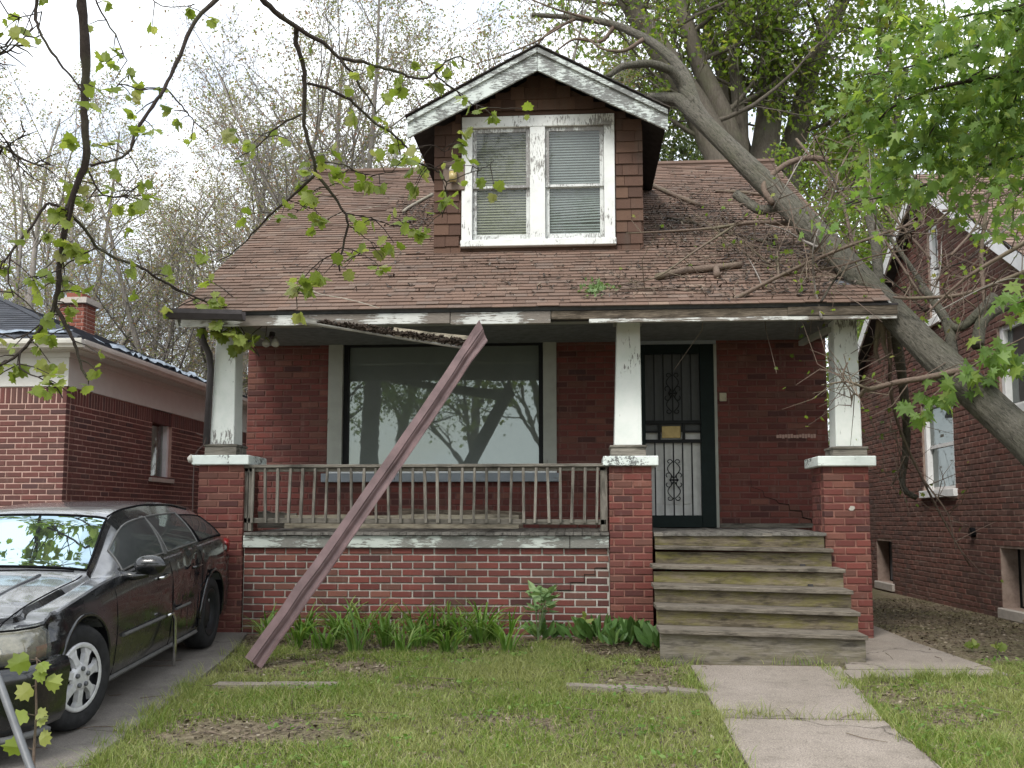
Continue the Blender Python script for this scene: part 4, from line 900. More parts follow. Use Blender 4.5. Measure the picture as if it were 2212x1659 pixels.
A = [b for b in qb if inview(b, 5)]; A.sort(key=lambda b: proj(b[0])[2]); ids = {id(b) for b in A[:300]}
lay(A[:300]+[b for b in qb if id(b) not in ids], 'brick_right', rw, 300, RH)
Geo().box((QX+.02, QY0, -.1), (13, QY0+.2, 2.75)).build('front_wall', 'brick_right', RH)
OX = QX-.17
ro = Geo()
ro.prism([(OX, QA, QZ-.04), (OX, 7.9, qz(7.9)-.04), (OX, 7.9, qz(7.9)-.01), (OX, QA, QZ-.01)], (0, 0, 0), (8.5, 0, 0)); ro.prism([(OX, QA, QZ-.01), (OX, 18.3, qz(18.3)-.01), (OX, 18.3, qz(18.3)-.04), (OX, QA, QZ-.04)], (0, 0, 0), (8.5, 0, 0))
rroof = ro.build('roof', 'soffit', RH)
g = Geo(); sl = math.hypot(1, QS); ql = (QA-7.88)*sl; es = np.array([0, 1, QS])/sl; en = np.array([0, -QS, 1])/sl
for i in range(int(ql/.125)+1):
    x = OX-.02-rng.uniform(0, .25); s = i*.125; p0 = np.array([0, 7.88, qz(7.88)-.01])
    while x < 10.5:
        w_ = .3; a = max(x, OX-.02); t2 = min(s+.15, ql)
        g.add([p0+es*s+X_*a, p0+es*s+X_*(x+w_-.004), p0+es*s+en*.012+X_*(x+w_-.004), p0+es*s+en*.012+X_*a, p0+es*t2+en*.001+X_*(x+w_-.004), p0+es*t2+en*.001+X_*a], [[0, 1, 2, 3], [3, 2, 4, 5]]); x += w_
tag(g.build('shingle_field', 'shingle_right', rroof), kind='stuff')
for ye in (7.9, 18.3):
    s = 1
    Geo().prism([(OX-.012, QA, QZ-.22), (OX-.012, ye, qz(ye)-.22), (OX-.012, ye, qz(ye)-.03), (OX-.012, QA, QZ-.03)], (0, 0, 0), (.025, 0, 0)).build('rake_board', 'metal_white' if ye < 10 else 'paint_window', rroof)
    Geo().prism([(OX+.014, QA, QZ-.2), (OX+.014, ye, qz(ye)-.2), (OX+.014, ye, qz(ye)-.17), (OX+.014, QA, QZ-.17)], (0, 0, 0), (QX-OX-.016, 0, 0)).build('soffit_board', 'metal_white' if ye < 10 else 'soffit', rroof)
for k, (y0_, y1_, z0_, z1_) in enumerate(wins):
    if k < 3:
        wn = Geo().box((QX+.15, y0_+.001, z0_), (QX+.17, y1_-.001, z1_)).build('window', 'dark_room', RH)
        for a, b in ((y0_+.002, y0_+.09), (y1_-.09, y1_-.002)): Geo().box((QX+.03, a, z0_), (QX+.14, b, z1_)).build('casing', 'paint_clean', wn, bevel=.004)
        Geo().box((QX+.04, y0_+.091, z1_-.08), (QX+.14, y1_-.091, z1_-.001)).build('head_casing', 'paint_clean', wn)
        zm_ = (z0_+z1_)/2 if k != 1 else z0_+.45
        for a, b, xx in ((z0_, zm_, .09), (zm_-.03, z1_-.08, .07)):
            Geo().box((QX+xx, y0_+.09, a), (QX+xx+.03, y1_-.09, a+.045)).build('sash_rail', 'paint_clean', wn)
            Geo().box((QX+xx+.012, y0_+.09, a+.045), (QX+xx+.016, y1_-.09, b)).build('pane', 'glass_dark', wn)
        Geo().box((QX-.05, y0_-.06, z0_-.1), (QX+.12, y1_+.06, z0_-.002)).build('sill', 'paint_clean', wn, bevel=.005)
    else:
        wn = Geo().box((QX+.19, y0_+.001, z0_), (QX+.21, y1_-.001, z1_)).build('basement_window', 'dark_room', RH)
        Geo().box((QX+.14, y0_+.002, z0_+.03), (QX+.15, y0_+(y1_-y0_)*.72, z1_)).build('board', 'felt' if k == 3 else 'concrete_side', wn)
        Geo().box((QX-.04, y0_-.08, z0_-.12), (QX+.12, y1_+.05, z0_-.002)).build('sill', 'stone_sill', wn, bevel=.01)
p = atX(2105, 1150, QX); g = Geo(); g.tube([p+np.array([.0, 0, 0]), p+np.array([-.05, 0, 0])], .055, 12); g.build('vent_pipe', 'arch_black', RH)
# ------------------------------------------------------------------ the black station wagon in the drive
CS = .877
hubF = atD(179.5, 1459, 5.80); hubR = atD(452, 1331, 8.42)
gf = np.array([hubF[0], hubF[1], gz(hubF[1])+.006]); gr = np.array([hubR[0], hubR[1], gz(hubR[1])+.006])
fwd = gf-gr; fwd /= np.linalg.norm(fwd); lft = np.cross(Z_, fwd); lft /= np.linalg.norm(lft); cup = np.cross(fwd, lft)
CO = gf-lft*.90*CS
car = thing('station_wagon', CO, 'battered black station wagon with crumpled front fender parked in the driveway', 'car')
WB = 3.05
def cw_(P):
    P = np.asarray(P, float).reshape(-1, 3)*CS; return CO+P[:, :1]*fwd+P[:, 1:2]*lft+P[:, 2:]*cup
from mathutils import noise as mnoise
_x = [.97, .92, .78, .4, 0, -.42, -.5, -1.22, -1.5, -2.0, -2.8, -3.3, -3.62, -3.86, -4.0, -4.06]
_zt = [.60, .72, .80, .905, .965, 1.0, 1.02, 1.405, 1.452, 1.475, 1.462, 1.425, 1.375, 1.21, .96, .70]
_wt = [.52, .60, .69, .735, .75, .755, .755, .61, .60, .60, .585, .56, .56, .60, .66, .66]
_zb = [.52, .62, .72, .82, .885, .945, .95, .985, .99, 1.0, 1.03, 1.045, 1.05, .98, .86, .62]
_w = [.62, .75, .86, .925, .94, .94, .94, .94, .94, .94, .94, .935, .925, .89, .84, .78]
XS = np.linspace(.97, -4.06, 132)
def sm(a, k=5):
    v = np.interp(-XS, -np.array(_x), a); p = np.pad(v, k, mode='edge'); ker = np.ones(2*k+1)/(2*k+1); o = np.convolve(p, ker, 'valid'); o[0], o[-1] = v[0], v[-1]; return o
ZT, WT, ZB, WW = sm(_zt, 3), sm(_wt), sm(_zb), sm(_w, 3)
ZS = np.interp(-XS, [-.97, -.8, 3.8, 4.06], [.30, .20, .20, .36])
def sect(x):
    zt, wt, zb, w, zs = [np.interp(-x, -XS, q) for q in (ZT, WT, ZB, WW, ZS)]
    E = np.array([wt, max(zb+.012, zt-.065)]); S = np.array([.925*w, zb+.012])
    pts = [(0, zs), (.8*w, zs), (.94*w, zs+.035), (.97*w, zs+.12), (.995*w, zs+(zb-zs)*.42), (w, zs+(zb-zs)*.6), (.99*w, zb-.14), (.965*w, zb-.045), (.94*w, zb)]
    for t in (0, .25, .5, .75, 1.0):
        q = S*(1-t)+E*t; q[0] += .035*math.sin(t*math.pi)*min(1, (E[1]-S[1])/.3); pts.append(tuple(q))
    pts += [(wt-.035, min(zt-.03, E[1]+.035)), (wt*.72, zt-.014), (wt*.36, zt-.003), (0, zt)]
    return np.array(pts), S, E
def low(x, z):                                   # half width of the body side at height z
    P, S, E = sect(x); q = P[2:9]; return float(np.interp(z, q[:, 1], q[:, 0]))
def side(x, t):
    P, S, E = sect(x); q = S*(1-t)+E*t; return np.array([x, q[0]+.035*math.sin(t*math.pi)*min(1, (E[1]-S[1])/.3), q[1]])
def top(x, y):
    P, S, E = sect(x); q = P[13:][::-1]; return np.array([x, y, float(np.interp(abs(y), q[:, 0], q[:, 1]))])
def densify(P, n=3):
    t = np.arange(len(P)); tt = np.linspace(0, len(P)-1, (len(P)-1)*n+1); return np.stack([np.interp(tt, t, P[:, 0]), np.interp(tt, t, P[:, 1])], 1)
rows = []
for x in XS:
    P = densify(sect(x)[0], 3); full = np.vstack([P, np.stack([-P[::-1][1:-1, 0], P[::-1][1:-1, 1]], 1)])
    rows.append([(x, y, z) for y, z in full])
V = np.array(rows); nS, nP = V.shape[:2]
for i in range(nS):                               # dents: crumpled front corner, beaten-in rear door and quarter
    for j in range(nP):
        x, y, z = V[i, j]
        if y < .45: continue
        a = math.exp(-((x-.55)/.2)**2-((z-.74)/.12)**2); b = math.exp(-((x+2.45)/.42)**2-((z-.66)/.26)**2); c = math.exp(-((x+1.4)/.5)**2-((z-.6)/.3)**2); e = math.exp(-((x+3.75)/.25)**2-((z-.75)/.25)**2)
        n1 = mnoise.noise(Vector((x*9, z*9, 1))); n2 = abs(mnoise.noise(Vector((x*5.5+z*2, z*4.5, 7)))); n3 = mnoise.noise(Vector((x*2, z*9, 3)))
        d = a*(.05+.10*n1+.09*mnoise.noise(Vector((x*19, z*17, 5))))+b*(.03+.17*n2)+c*(.012*n3)+e*(.03+.06*n1); V[i, j, 1] -= d; V[i, j, 2] += a*.03*n1
g = Geo(); idx = np.arange(nS*nP).reshape(nS, nP); a = idx[:-1]; b = idx[1:]; nx = np.roll(idx, -1, 1)
Fq = np.stack([a, np.roll(a, -1, 1), np.roll(b, -1, 1), b], -1).reshape(-1, 4)
g.add(cw_(V.reshape(-1, 3)), Fq); g.Fs.append(idx[:1, ::-1]); g.Fs.append(idx[-1:])
body = g.build('body', 'car_paint', car, smooth=True, sharp=38)
cut = Geo()
for hx in (0, -WB):
    for s in (-1, 1):
        an = np.linspace(0, 2*math.pi, 40, endpoint=False); r = .40
        ring = [(hx+r*math.cos(q), s*.60, .36+r*math.sin(q)) for q in an]; ring2 = [(hx+r*math.cos(q), s*1.3, .36+r*math.sin(q)) for q in an]
        W = cw_(ring+ring2); n = len(an)
        cut.add(W, [[i, (i+1) % n, n+(i+1) % n, n+i] for i in range(n)]); cut.Fs.append(np.array([list(range(n))[::-1]])+cut.n-2*n); cut.Fs.append(np.array([list(range(n, 2*n))])+cut.n-2*n)
cut = cut.build('cutter', 'arch_black', sharp=80)
bmx = bmesh.new(); bmx.from_mesh(cut.data); bmesh.ops.recalc_face_normals(bmx, faces=bmx.faces); bmx.to_mesh(cut.data); bmx.free()
md = body.modifiers.new('arches', 'BOOLEAN'); md.object = cut; md.operation = 'DIFFERENCE'; md.solver = 'EXACT'
bpy.context.view_layer.update()
nm = bpy.data.meshes.new_from_object(body.evaluated_get(bpy.context.evaluated_depsgraph_get())); body.modifiers.clear(); body.data = nm; bpy.data.objects.remove(cut)
if len(nm.materials) < 2: nm.materials.append(MAT['arch_black'])
nm.materials.append(MAT['car_top_sheen'])
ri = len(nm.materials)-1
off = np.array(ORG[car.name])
for p in nm.polygons:                             # roof and bonnet: dusty paint, its colour lightened to imitate reflected sky
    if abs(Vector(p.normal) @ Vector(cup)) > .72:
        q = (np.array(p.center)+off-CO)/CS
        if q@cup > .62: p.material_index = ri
def patch(name, fx, fy, mat, us_, vs_, parent=None, off_=.004, smooth=True):
    """a sheet lying on the car's skin; fx(u, v) gives the local point"""
    G_ = [[fx(u, v) for v in vs_] for u in us_]; n = len(vs_); W = cw_(np.array(G_).reshape(-1, 3))
    return Geo().add(W, [[i*n+j, (i+1)*n+j, (i+1)*n+j+1, i*n+j+1] for i in range(len(us_)-1) for j in range(n-1)]).build(name, mat, parent or car, smooth=smooth)
def offs(p, o): return p+np.asarray(o)
ws = patch('windshield', lambda u, v: offs(top(u, v*(np.interp(-u, -XS, WT)-.045)), (.004, 0, .006)), None, 'glass_windshield', np.linspace(-.535, -1.2, 14), np.linspace(-1, 1, 15))
def wline(t):                                      # black gasket round the windshield
    return [offs(top(u, y*(np.interp(-u, -XS, WT)-.04)), (.004, 0, .008)) for u, y in t]
P = wline([(-.53, y) for y in np.linspace(-1, 1, 9)]+[(u, 1) for u in np.linspace(-.6, -1.2, 8)]+[(-1.21, y) for y in np.linspace(.9, -1, 9)]+[(u, -1) for u in np.linspace(-1.2, -.6, 8)])
g = Geo(); g.tube(cw_(P), .009, 5); g.build('gasket', 'arch_black', ws)
for s in (1, -1):
    for k, (xa, xb, ta, tb) in enumerate(((-.78, -1.72, .10, .86), (-1.84, -2.70, .10, .86), (-2.80, -3.58, .10, .80))):
        f_ = lambda u, v, s=s: side(u+(-.12*v if k == 0 else (.02*v if k == 1 else .10*v-.0)), v)*np.array([1, s, 1])+np.array([0, .006*s, 0])
        pn = patch('side_window', f_, None, 'glass_car', np.linspace(xa, xb, 9), np.linspace(ta, tb, 7))
        ring = [f_(u, ta) for u in np.linspace(xa, xb, 8)]+[f_(xb, v) for v in np.linspace(ta, tb, 6)]+[f_(u, tb) for u in np.linspace(xb, xa, 8)]+[f_(xa, v) for v in np.linspace(tb, ta, 6)]
        g = Geo(); g.tube(cw_(ring), .008, 5); g.build('window_trim', 'trim_grey' if k < 2 else 'arch_black', pn)
    fB = lambda u, v, s=s: side(u-.0*v, v)*np.array([1, s, 1])+np.array([0, .004*s, 0])
    patch('pillar_trim', fB, None, 'trim_grey', np.linspace(-1.735, -1.825, 3), np.linspace(.06, .9, 7))
    def sl(pts, r=.004, nm='shut_line', mt='arch_black', o_=0.0):
        g = Geo(); g.tube(cw_([(x, s*(low(x, z)+o_), z) for x, z in pts]), r*CS, 5); return g.build(nm, mt, car)
    sl([(-.52, z) for z in np.linspace(.26, .93, 9)]); sl([(-1.78, z) for z in np.linspace(.24, .97, 9)]); sl([(-2.66-.0*z, z) for z in np.linspace(.85, 1.0, 4)]+[]); sl([(-2.5-.22*max(0, (z-.35))**.5, z) for z in np.linspace(.28, .85, 7)])
    sl([(x, .235) for x in np.linspace(-.45, -2.6, 12)], .02, 'sill_trim', 'trim_grey', .005)
    # mouldings, handles, mirror
    sl([(x, .53) for x in np.linspace(-.62, -1.55, 8)], .016, 'door_moulding', 'trim_grey', .008); sl([(x, .55) for x in np.linspace(-1.85, -2.25, 4)], .014, 'door_moulding', 'trim_grey', .004)
    for hx in (-1.52, -2.42):
        g = Geo(); z = .865; P = [(hx+.10, s*(low(hx, z)+.004), z-.004), (hx+.07, s*(low(hx, z)+.035), z), (hx-.07, s*(low(hx, z)+.035), z+.006), (hx-.11, s*(low(hx, z)+.004), z+.006)]; g.tube(cw_(P), .014*CS, 6); g.build('door_handle', 'chrome' if hx > -2 else 'car_paint', car, smooth=True)
    g = Geo(); n = 12; c = np.array([-.80, s*1.075, 1.03]); VV = []; rr = []
    ts = np.linspace(-1, 1, 11); P = []; W = []
    for t in ts: P.append(c+np.array([.012*t*t, s*.125*t, .0]))
    G2 = []
    for t, p in zip(ts, P):
        h = math.sqrt(max(0, 1-abs(t)**2.6)); G2.append([p+np.array([.075*h*math.cos(q)*(1 if math.cos(q) > 0 else .6), 0, .078*h*math.sin(q)]) for q in np.linspace(0, 2*math.pi, n, endpoint=False)])
    W = cw_(np.array(G2).reshape(-1, 3)); mi = Geo().add(W, [[i*n+j, i*n+(j+1) % n, (i+1)*n+(j+1) % n, (i+1)*n+j] for i in range(len(ts)-1) for j in range(n)]).build('mirror', 'car_paint', car, smooth=True)
    g = Geo(); g.tube(cw_([(-.76, s*.86, .955), (-.78, s*.96, .945), (-.8, s*1.06, .965)]), [.04*CS, .032*CS, .03*CS], 7); g.build('mirror_arm', 'car_paint', mi, smooth=True)
# trim strip torn loose and hanging from the driver's door
g = Geo(); g.tube(cw_([(-1.5, .985, .545), (-1.6, .995, .55), (-1.64, 1.0, .50), (-1.645, 1.0, .3), (-1.65, .99, .10)]), np.array([.012, .014, .018, .018, .018])*CS, 6); g.build('hanging_trim', 'chrome', car, smooth=True)
# wheel-arch lips
for s in (1, -1):
    for hx in (0, -WB):
        an = np.linspace(R(-12), R(192), 26); P = []
        for q in an:
            x, z = hx+.41*math.cos(q), .36+.41*math.sin(q); P.append((x, s*(low(x, max(z, .22))-.004), z))
        g = Geo(); g.tube(cw_(P), .014*CS, 6); g.build('arch_lip', 'car_paint', car, smooth=True)
# bumper, lamps, grille
pl = [(.30, .965), (.5, .955), (.68, .93), (.84, .85), (.955, .70), (1.01, .45), (1.03, .2)]
def sweep(name, plan, prof, mat, close=True, parent=None):
    P = plan+[(x, -y) for x, y in plan[::-1]] if close else plan; P = np.array(P); T = np.gradient(P, axis=0); N = np.stack([T[:, 1], -T[:, 0]], 1); N /= np.linalg.norm(N, axis=1)[:, None]
    if N[len(N)//2] @ (P[len(P)//2]-np.array([-1.0, 0])) < 0: N = -N
    VV = [(p[0]+n_[0]*o, p[1]+n_[1]*o, z) for p, n_ in zip(P, N) for o, z in prof]; k = len(prof)
    return Geo().add(cw_(VV), [[i*k+j, i*k+j+1, (i+1)*k+j+1, (i+1)*k+j] for i in range(len(P)-1) for j in range(k-1)]).build(name, mat, parent or car, smooth=True)
bp = sweep('front_bumper', [(.42, .96), (.6, .945), (.74, .91), (.88, .82), (.97, .66), (1.02, .4), (1.03, .15)], [(-.12, .17), (-.02, .18), (.012, .24), (.02, .36), (.035, .46), (.04, .52), (.02, .575), (-.10, .59)], 'car_paint')
sweep('lower_lip', [(.6, .93), (.74, .9), (.88, .81), (.97, .65), (1.02, .4), (1.03, .15)], [(.0, .14), (.035, .15), (.035, .175), (0.0, .185)], 'trim_grey', True, bp)
for s in (1, -1):
    plan = [(.56, .905), (.70, .895), (.82, .83), (.91, .71), (.955, .56), (.975, .42)]; plan = [(x, y*s) for x, y in plan]
    hb = sweep('headlight', plan, [(-.06, .585), (.005, .59), (.012, .66), (-.005, .745), (-.05, .785)], 'lamp_inner', False)
    sweep('lens', plan, [(-.03, .58), (.028, .592), (.034, .66), (.012, .757), (-.045, .80)], 'lamp_lens', False, hb)
    sweep('side_marker', plan[:2], [(-.03, .60), (.010, .605), (.014, .66), (-.002, .71)], 'lamp_orange', False, hb)
    N2 = [(x+.018, y+.018*s*(.9 if i < 3 else .5)) for i, (x, y) in enumerate(plan)]
    g = Geo(); g.tube(cw_([(x, y, .590) for x, y in N2]+[(x-.03, y-.02*s, .795) for x, y in N2[::-1]]+[(N2[0][0], N2[0][1], .590)]), .007*CS, 5); g.build('lamp_gasket', 'dark_gap', hb)
    for (x, y, z, r) in ((.86, .72, .665, .055), (.90, .55, .665, .055)):
        g = Geo(); c = np.array([x, y*s, z]); d_ = np.array([.85, .5*s*(y > .6), .1]); d_ /= np.linalg.norm(d_); g.tube(cw_([c-d_*.02, c+d_*.045, c+d_*.05]), np.array([r*.5, r, r*.9])*CS, 14); g.build('reflector', 'chrome', hb, smooth=True)
    g = Geo(); g.tube(cw_([(-3.74, s*.86, .98), (-3.86, s*.82, .985), (-3.95, s*.78, .90), (-4.0, s*.74, .72)]), np.array([.02, .05, .055, .04])*CS, 8); g.build('tail_light', 'lamp_red', car, smooth=True)
gr_ = sweep('grille', [(1.0, .36), (1.02, .2), (1.025, .05)], [(-.05, .60), (.012, .61), (.0, .78), (-.05, .80)], 'trim_grey')
g = Geo(); g.tube(cw_([(-.46, -.1, 1.012), (-.49, .30, 1.022), (-.5, .62, 1.015)]), [.012*CS, .009*CS, .006*CS], 5); g.build('wiper', 'arch_black', car)
g = Geo(); g.tube(cw_([(-.47, -.6, 1.012), (-.50, -.30, 1.025), (-.5, .05, 1.018)]), [.012*CS, .009*CS, .006*CS], 5); g.build('wiper', 'arch_black', car)
for s in (.42, -.42):
    g = Geo(); g.tube(cw_([top(x, s*(1-.12*(x > .5)))+np.array([0, 0, .002]) for x in np.linspace(-.4, .8, 10)]), .012*CS, 6); g.build('bonnet_crease', 'car_top_sheen', car, smooth=True)
sl2 = [top(x, .70-.05*max(0, x))+np.array([0, 0, .001]) for x in np.linspace(-.45, .72, 12)]
g = Geo(); g.tube(cw_(sl2), .005*CS, 5); g.build('bonnet_gap', 'arch_black', car)
g = Geo(); g.tube(cw_([top(x, .565)+np.array([0, 0, .004]) for x in np.linspace(-1.25, -3.3, 14)]), .008*CS, 5); g.build('roof_channel', 'arch_black', car)
# wheels
def wheel(hx, s, steer, cap):
    hub = CO+(fwd*hx+lft*s*.80+cup*.355)*CS; ax = lft*s*math.cos(steer)+fwd*math.sin(steer); e1 = np.cross(cup, ax); R_ = .352*CS
    def lathe(prof, n=36): # (axial, radius)
        VV = [hub+ax*a*CS+(e1*math.cos(q)+cup*math.sin(q))*r*CS for a, r in prof for q in np.linspace(0, 2*math.pi, n, endpoint=False)]
        return Geo().add(VV, [[i*n+j, i*n+(j+1) % n, (i+1)*n+(j+1) % n, (i+1)*n+j] for i in range(len(prof)-1) for j in range(n)])
    wh = lathe([(-.10, .23), (-.11, .30), (-.10, .335), (-.07, .350), (0, .354), (.07, .350), (.10, .335), (.112, .30), (.105, .25), (.095, .232), (.06, .225)]).build('wheel', 'rubber', car, smooth=True)
    for k in range(3):
        rr = (.338, .3505, .3515)[k]
    if cap:
        lathe([(.05, .229), (.10, .232), (.108, .222), (.10, .20)]).build('rim', 'hubcap', wh, smooth=True)
        lathe([(.06, .225), (.055, .09), (.06, .02)]).build('rim_dish', 'steel_black', wh, smooth=True)
        n = 7                                                 # spokes of the wheel cover, windows between them
        for i in range(n):
            q0 = 2*math.pi*i/n+.2; d_ = e1*math.cos(q0)+cup*math.sin(q0); t_ = -e1*math.sin(q0)+cup*math.cos(q0)
            pts = [(.055, .030), (.11, .024), (.16, .026), (.207, .05)]
            VV = []
            for r, w_ in pts:
                a = .112-(.018*((r-.05)/.15)**2) ; VV += [hub+(ax*a+d_*r+t_*w_)*CS, hub+(ax*a+d_*r-t_*w_)*CS, hub+(ax*(a-.03)+d_*r+t_*(w_+.008))*CS, hub+(ax*(a-.03)+d_*r-t_*(w_+.008))*CS]
            Fc = []
            for k in range(len(pts)-1):
                b_ = 4*k; Fc += [[b_, b_+1, b_+5, b_+4], [b_, b_+4, b_+6, b_+2], [b_+1, b_+3, b_+7, b_+5]]
            Geo().add(VV, Fc).build('spoke', 'hubcap', wh)
        lathe([(.117, .0), (.117, .05), (.112, .085), (.09, .10)], 24).build('cap_centre', 'hubcap', wh, smooth=True)
        for i in range(5):
            q0 = 2*math.pi*i/5+.3; c = hub+(ax*.115+(e1*math.cos(q0)+cup*math.sin(q0))*.058)*CS; g = Geo(); g.tube([c-ax*.005, c+ax*.014*CS, c+ax*.016*CS], np.array([.017, .016, .008])*CS, 8); g.build('lug_nut', 'pipe_steel', wh, smooth=True)
    else:
        lathe([(.06, .229), (.10, .232), (.105, .222), (.05, .19), (.035, .15), (.06, .12), (.075, .07), (.07, 0)]).build('rim', 'steel_black', wh, smooth=True)
        for i in range(10):
            q0 = 2*math.pi*i/10; c = hub+(ax*.043+(e1*math.cos(q0)+cup*math.sin(q0))*.165)*CS; g = Geo(); g.tube([c, c+ax*.004], .014*CS, 8); g.build('rim_hole_disc', 'hubcap' if i in (1, 2, 3, 4) else 'arch_black', wh)  # solid discs: pale ones imitate daylight showing through the holes, others are black
wheel(0, 1, R(13), True); wheel(-WB, 1, 0, False); wheel(0, -1, R(-13), True); wheel(-WB, -1, 0, False)
# ------------------------------------------------------------------ leaves and trees
def mirror_outline(pts): return pts+[(-x, y) for x, y in pts[::-1] if x > 1e-6]
SH_MAPLE = mirror_outline([(0, 0), (.10, .12), (.38, .02), (.28, .20), (.60, .34), (.30, .40), (.34, .62), (.15, .56), (0, 1.0)])
SH_FRONT = mirror_outline([(0, 0), (.22, -.06), (.48, .10), (.40, .28), (.56, .48), (.34, .56), (.26, .80), (.10, .78), (0, .98)])
SH_MID = mirror_outline([(0, 0), (.36, .12), (.22, .3), (.40, .55), (.12, .58), (0, 1.0)])
SH_OVAL = mirror_outline([(0, 0), (.24, .28), (.22, .6), (0, 1.0)])
SH_TRI = [(0, 0), (.3, .5), (0, 1), (-.3, .5)]
def leaf_base(sh, cup=.18, droop=.15, twist=0.0):
    P = np.array([(0, .4)]+sh, float); z = -cup*np.abs(P[:, 0])-droop*(P[:, 1]-.4)**2*np.sign(P[:, 1]-.4); z = z+twist*P[:, 0]*(P[:, 1]-.3); V = np.c_[P, z]; n = len(sh)
    if len(sh) == 4: return np.c_[np.array(sh), [0, -.12, -.1, -.12]], np.array([[0, 1, 2], [0, 2, 3]])
    return V, np.array([[0, 1+i, 1+(i+1) % n] for i in range(n)])
def unit(a): return a/(np.linalg.norm(a, axis=-1, keepdims=True)+1e-9)
def leaf_frames(n, D, spread=.6, flat=.5):
    """hanging directions around D and a blade normal that mostly faces up"""
    d = unit(D+rng.normal(0, spread, (n, 3))); nr = unit(np.array([0, 0, 1.0])*flat+rng.normal(0, .6, (n, 3))); x = unit(np.cross(d, nr)); z = np.cross(x, d); return x, d, z
def leaf_cloud(g, P, D, S, sh, spread=.6, flat=.5):
    V, Fc = leaf_base(sh); n = len(P); x, d, z = leaf_frames(n, D, spread, flat); S = np.broadcast_to(S, (n,))[:, None, None]
    W = P[:, None]+S*(V[None, :, :1]*x[:, None]+V[None, :, 1:2]*d[:, None]+V[None, :, 2:]*z[:, None]); k = len(V)
    g.add(W.reshape(-1, 3), (Fc[None]+(np.arange(n)*k)[:, None, None]).reshape(-1, 3))
def rot_about(v, ax, a): return v*math.cos(a)+np.cross(ax, v)*math.sin(a)+ax*(ax@v)*(1-math.cos(a))
def grow(g, tips, p, d, L, r, lev, par):
    ns = par['seg'][lev]; pts = [p]; q = p.copy(); dd = d.copy()
    for i in range(ns):
        dd = dd+rng.normal(0, par['wob'][lev], 3)+np.array([0, 0, par['up'][lev]]); dd /= np.linalg.norm(dd); q = q+dd*L/ns; pts.append(q.copy())
    rad = np.linspace(r, r*par['tap'][lev], ns+1); g.tube(pts, rad, par['sides'][lev], cap=False)
    last = lev == len(par['n'])
    if last or lev >= par['leaf_from']:
        for i in range(1, ns+1): tips.append((pts[i], dd.copy()))
    if last: return
    for k in range(par['n'][lev]):
        t = par['t0'][lev]+(1-par['t0'][lev])*(k+rng.uniform(0, 1))/par['n'][lev]; t = min(t, .99); i = int(t*ns); f = t*ns-i; pp = pts[i]*(1-f)+pts[i+1]*f
        ax = unit(pts[i+1]-pts[i]); per = np.cross(ax, rng.normal(size=3)); per /= np.linalg.norm(per); nd = rot_about(ax, per, R(par['ang'][lev]+rng.uniform(-12, 12)))
        rr = rad[i]*(1-f)+rad[i+1]*f
        grow(g, tips, pp, nd, L*par['len'][lev]*(1.15-.6*t)*rng.uniform(.75, 1.2), max(rr*par['rr'][lev], par['rmin']), lev+1, par)
BARE = dict(seg=[9, 5, 4, 3], wob=[.05, .10, .16, .2], up=[.03, .07, .06, .03], tap=[.15, .25, .3, .4], sides=[6, 4, 3, 3], n=[19, 9, 6], t0=[.16, .15, .1], ang=[44, 44, 48], len=[.34, .45, .5], rr=[.5, .55, .6], rmin=.007, leaf_from=3)
LEAFY = dict(seg=[8, 6, 5, 3], wob=[.06, .12, .18, .25], up=[.03, .05, .02, -.03], tap=[.3, .25, .3, .4], sides=[7, 5, 4, 3], n=[11, 8, 6], t0=[.3, .2, .1], ang=[48, 45, 48], len=[.50, .48, .45], rr=[.5, .5, .5], rmin=.010, leaf_from=2)
def tree_proto(h, r, par, leafn, leafs, sh, lmat, bmat, jit, lean=0.0):
    g = Geo(); tips = []; d = np.array([lean, rng.normal(0, .04), 1.0]); d /= np.linalg.norm(d); grow(g, tips, np.array([0, 0, -.3]), d, h, r, 0, par)
    tr = g.build('trunk', bmat, smooth=True)
    P = np.array([t[0] for t in tips]); D = np.array([t[1] for t in tips]); pick = rng.integers(0, len(P), leafn)
    l = Geo(); leaf_cloud(l, P[pick]+rng.normal(0, jit, (leafn, 3)), D[pick]*.4-np.array([0, 0, .5]), rng.uniform(.6, 1.25, leafn)*leafs, sh, .7, .4)
    cr = l.build('crown', lmat); a, b = tr.data, cr.data; bpy.data.objects.remove(tr); bpy.data.objects.remove(cr); return a, b
def plant_tree(name, protos, x, y, rot, sc, label, group):
    t = thing(name, (x, y, gz(max(y, -6))), label, 'tree', group); t.rotation_euler = (0, 0, rot); t.scale = sc
    for nm, me in zip(('trunk', 'crown'), protos):
        o = bpy.data.objects.new(nm, me); col.objects.link(o); o.parent = t; ORG[o.name] = ORG[t.name]
    return t
bare = [tree_proto(13.2+k*.8, .12+.015*k, BARE, (3600, 5000, 2600, 5600)[k], .078, SH_TRI, 'leaf_bud', 'bark_thin', .10, (-.05, .06, .1, -.1)[k]) for k in range(4)]
spots = []
for i in range(40):
    u = -60+i*29+rng.uniform(-16, 16); Yd = rng.uniform(22, 34) if i % 3 else rng.uniform(17.5, 21); p = atY(u, 1100, Yd); spots.append((p[0], Yd, .74 if 170 < u < 430 else (.9 if u < 170 else 1.0)))
for i, (x, y, hk) in enumerate(spots): plant_tree('bare_tree', bare[i % 4], x, y, rng.uniform(0, 6.28), (1, 1, hk*rng.uniform(.8, 1.0)) if i % 3 else (.8, .8, .72*hk), 'one of the slender half bare spring trees behind the houses on the left', 'slender bare trees left of the bungalow')
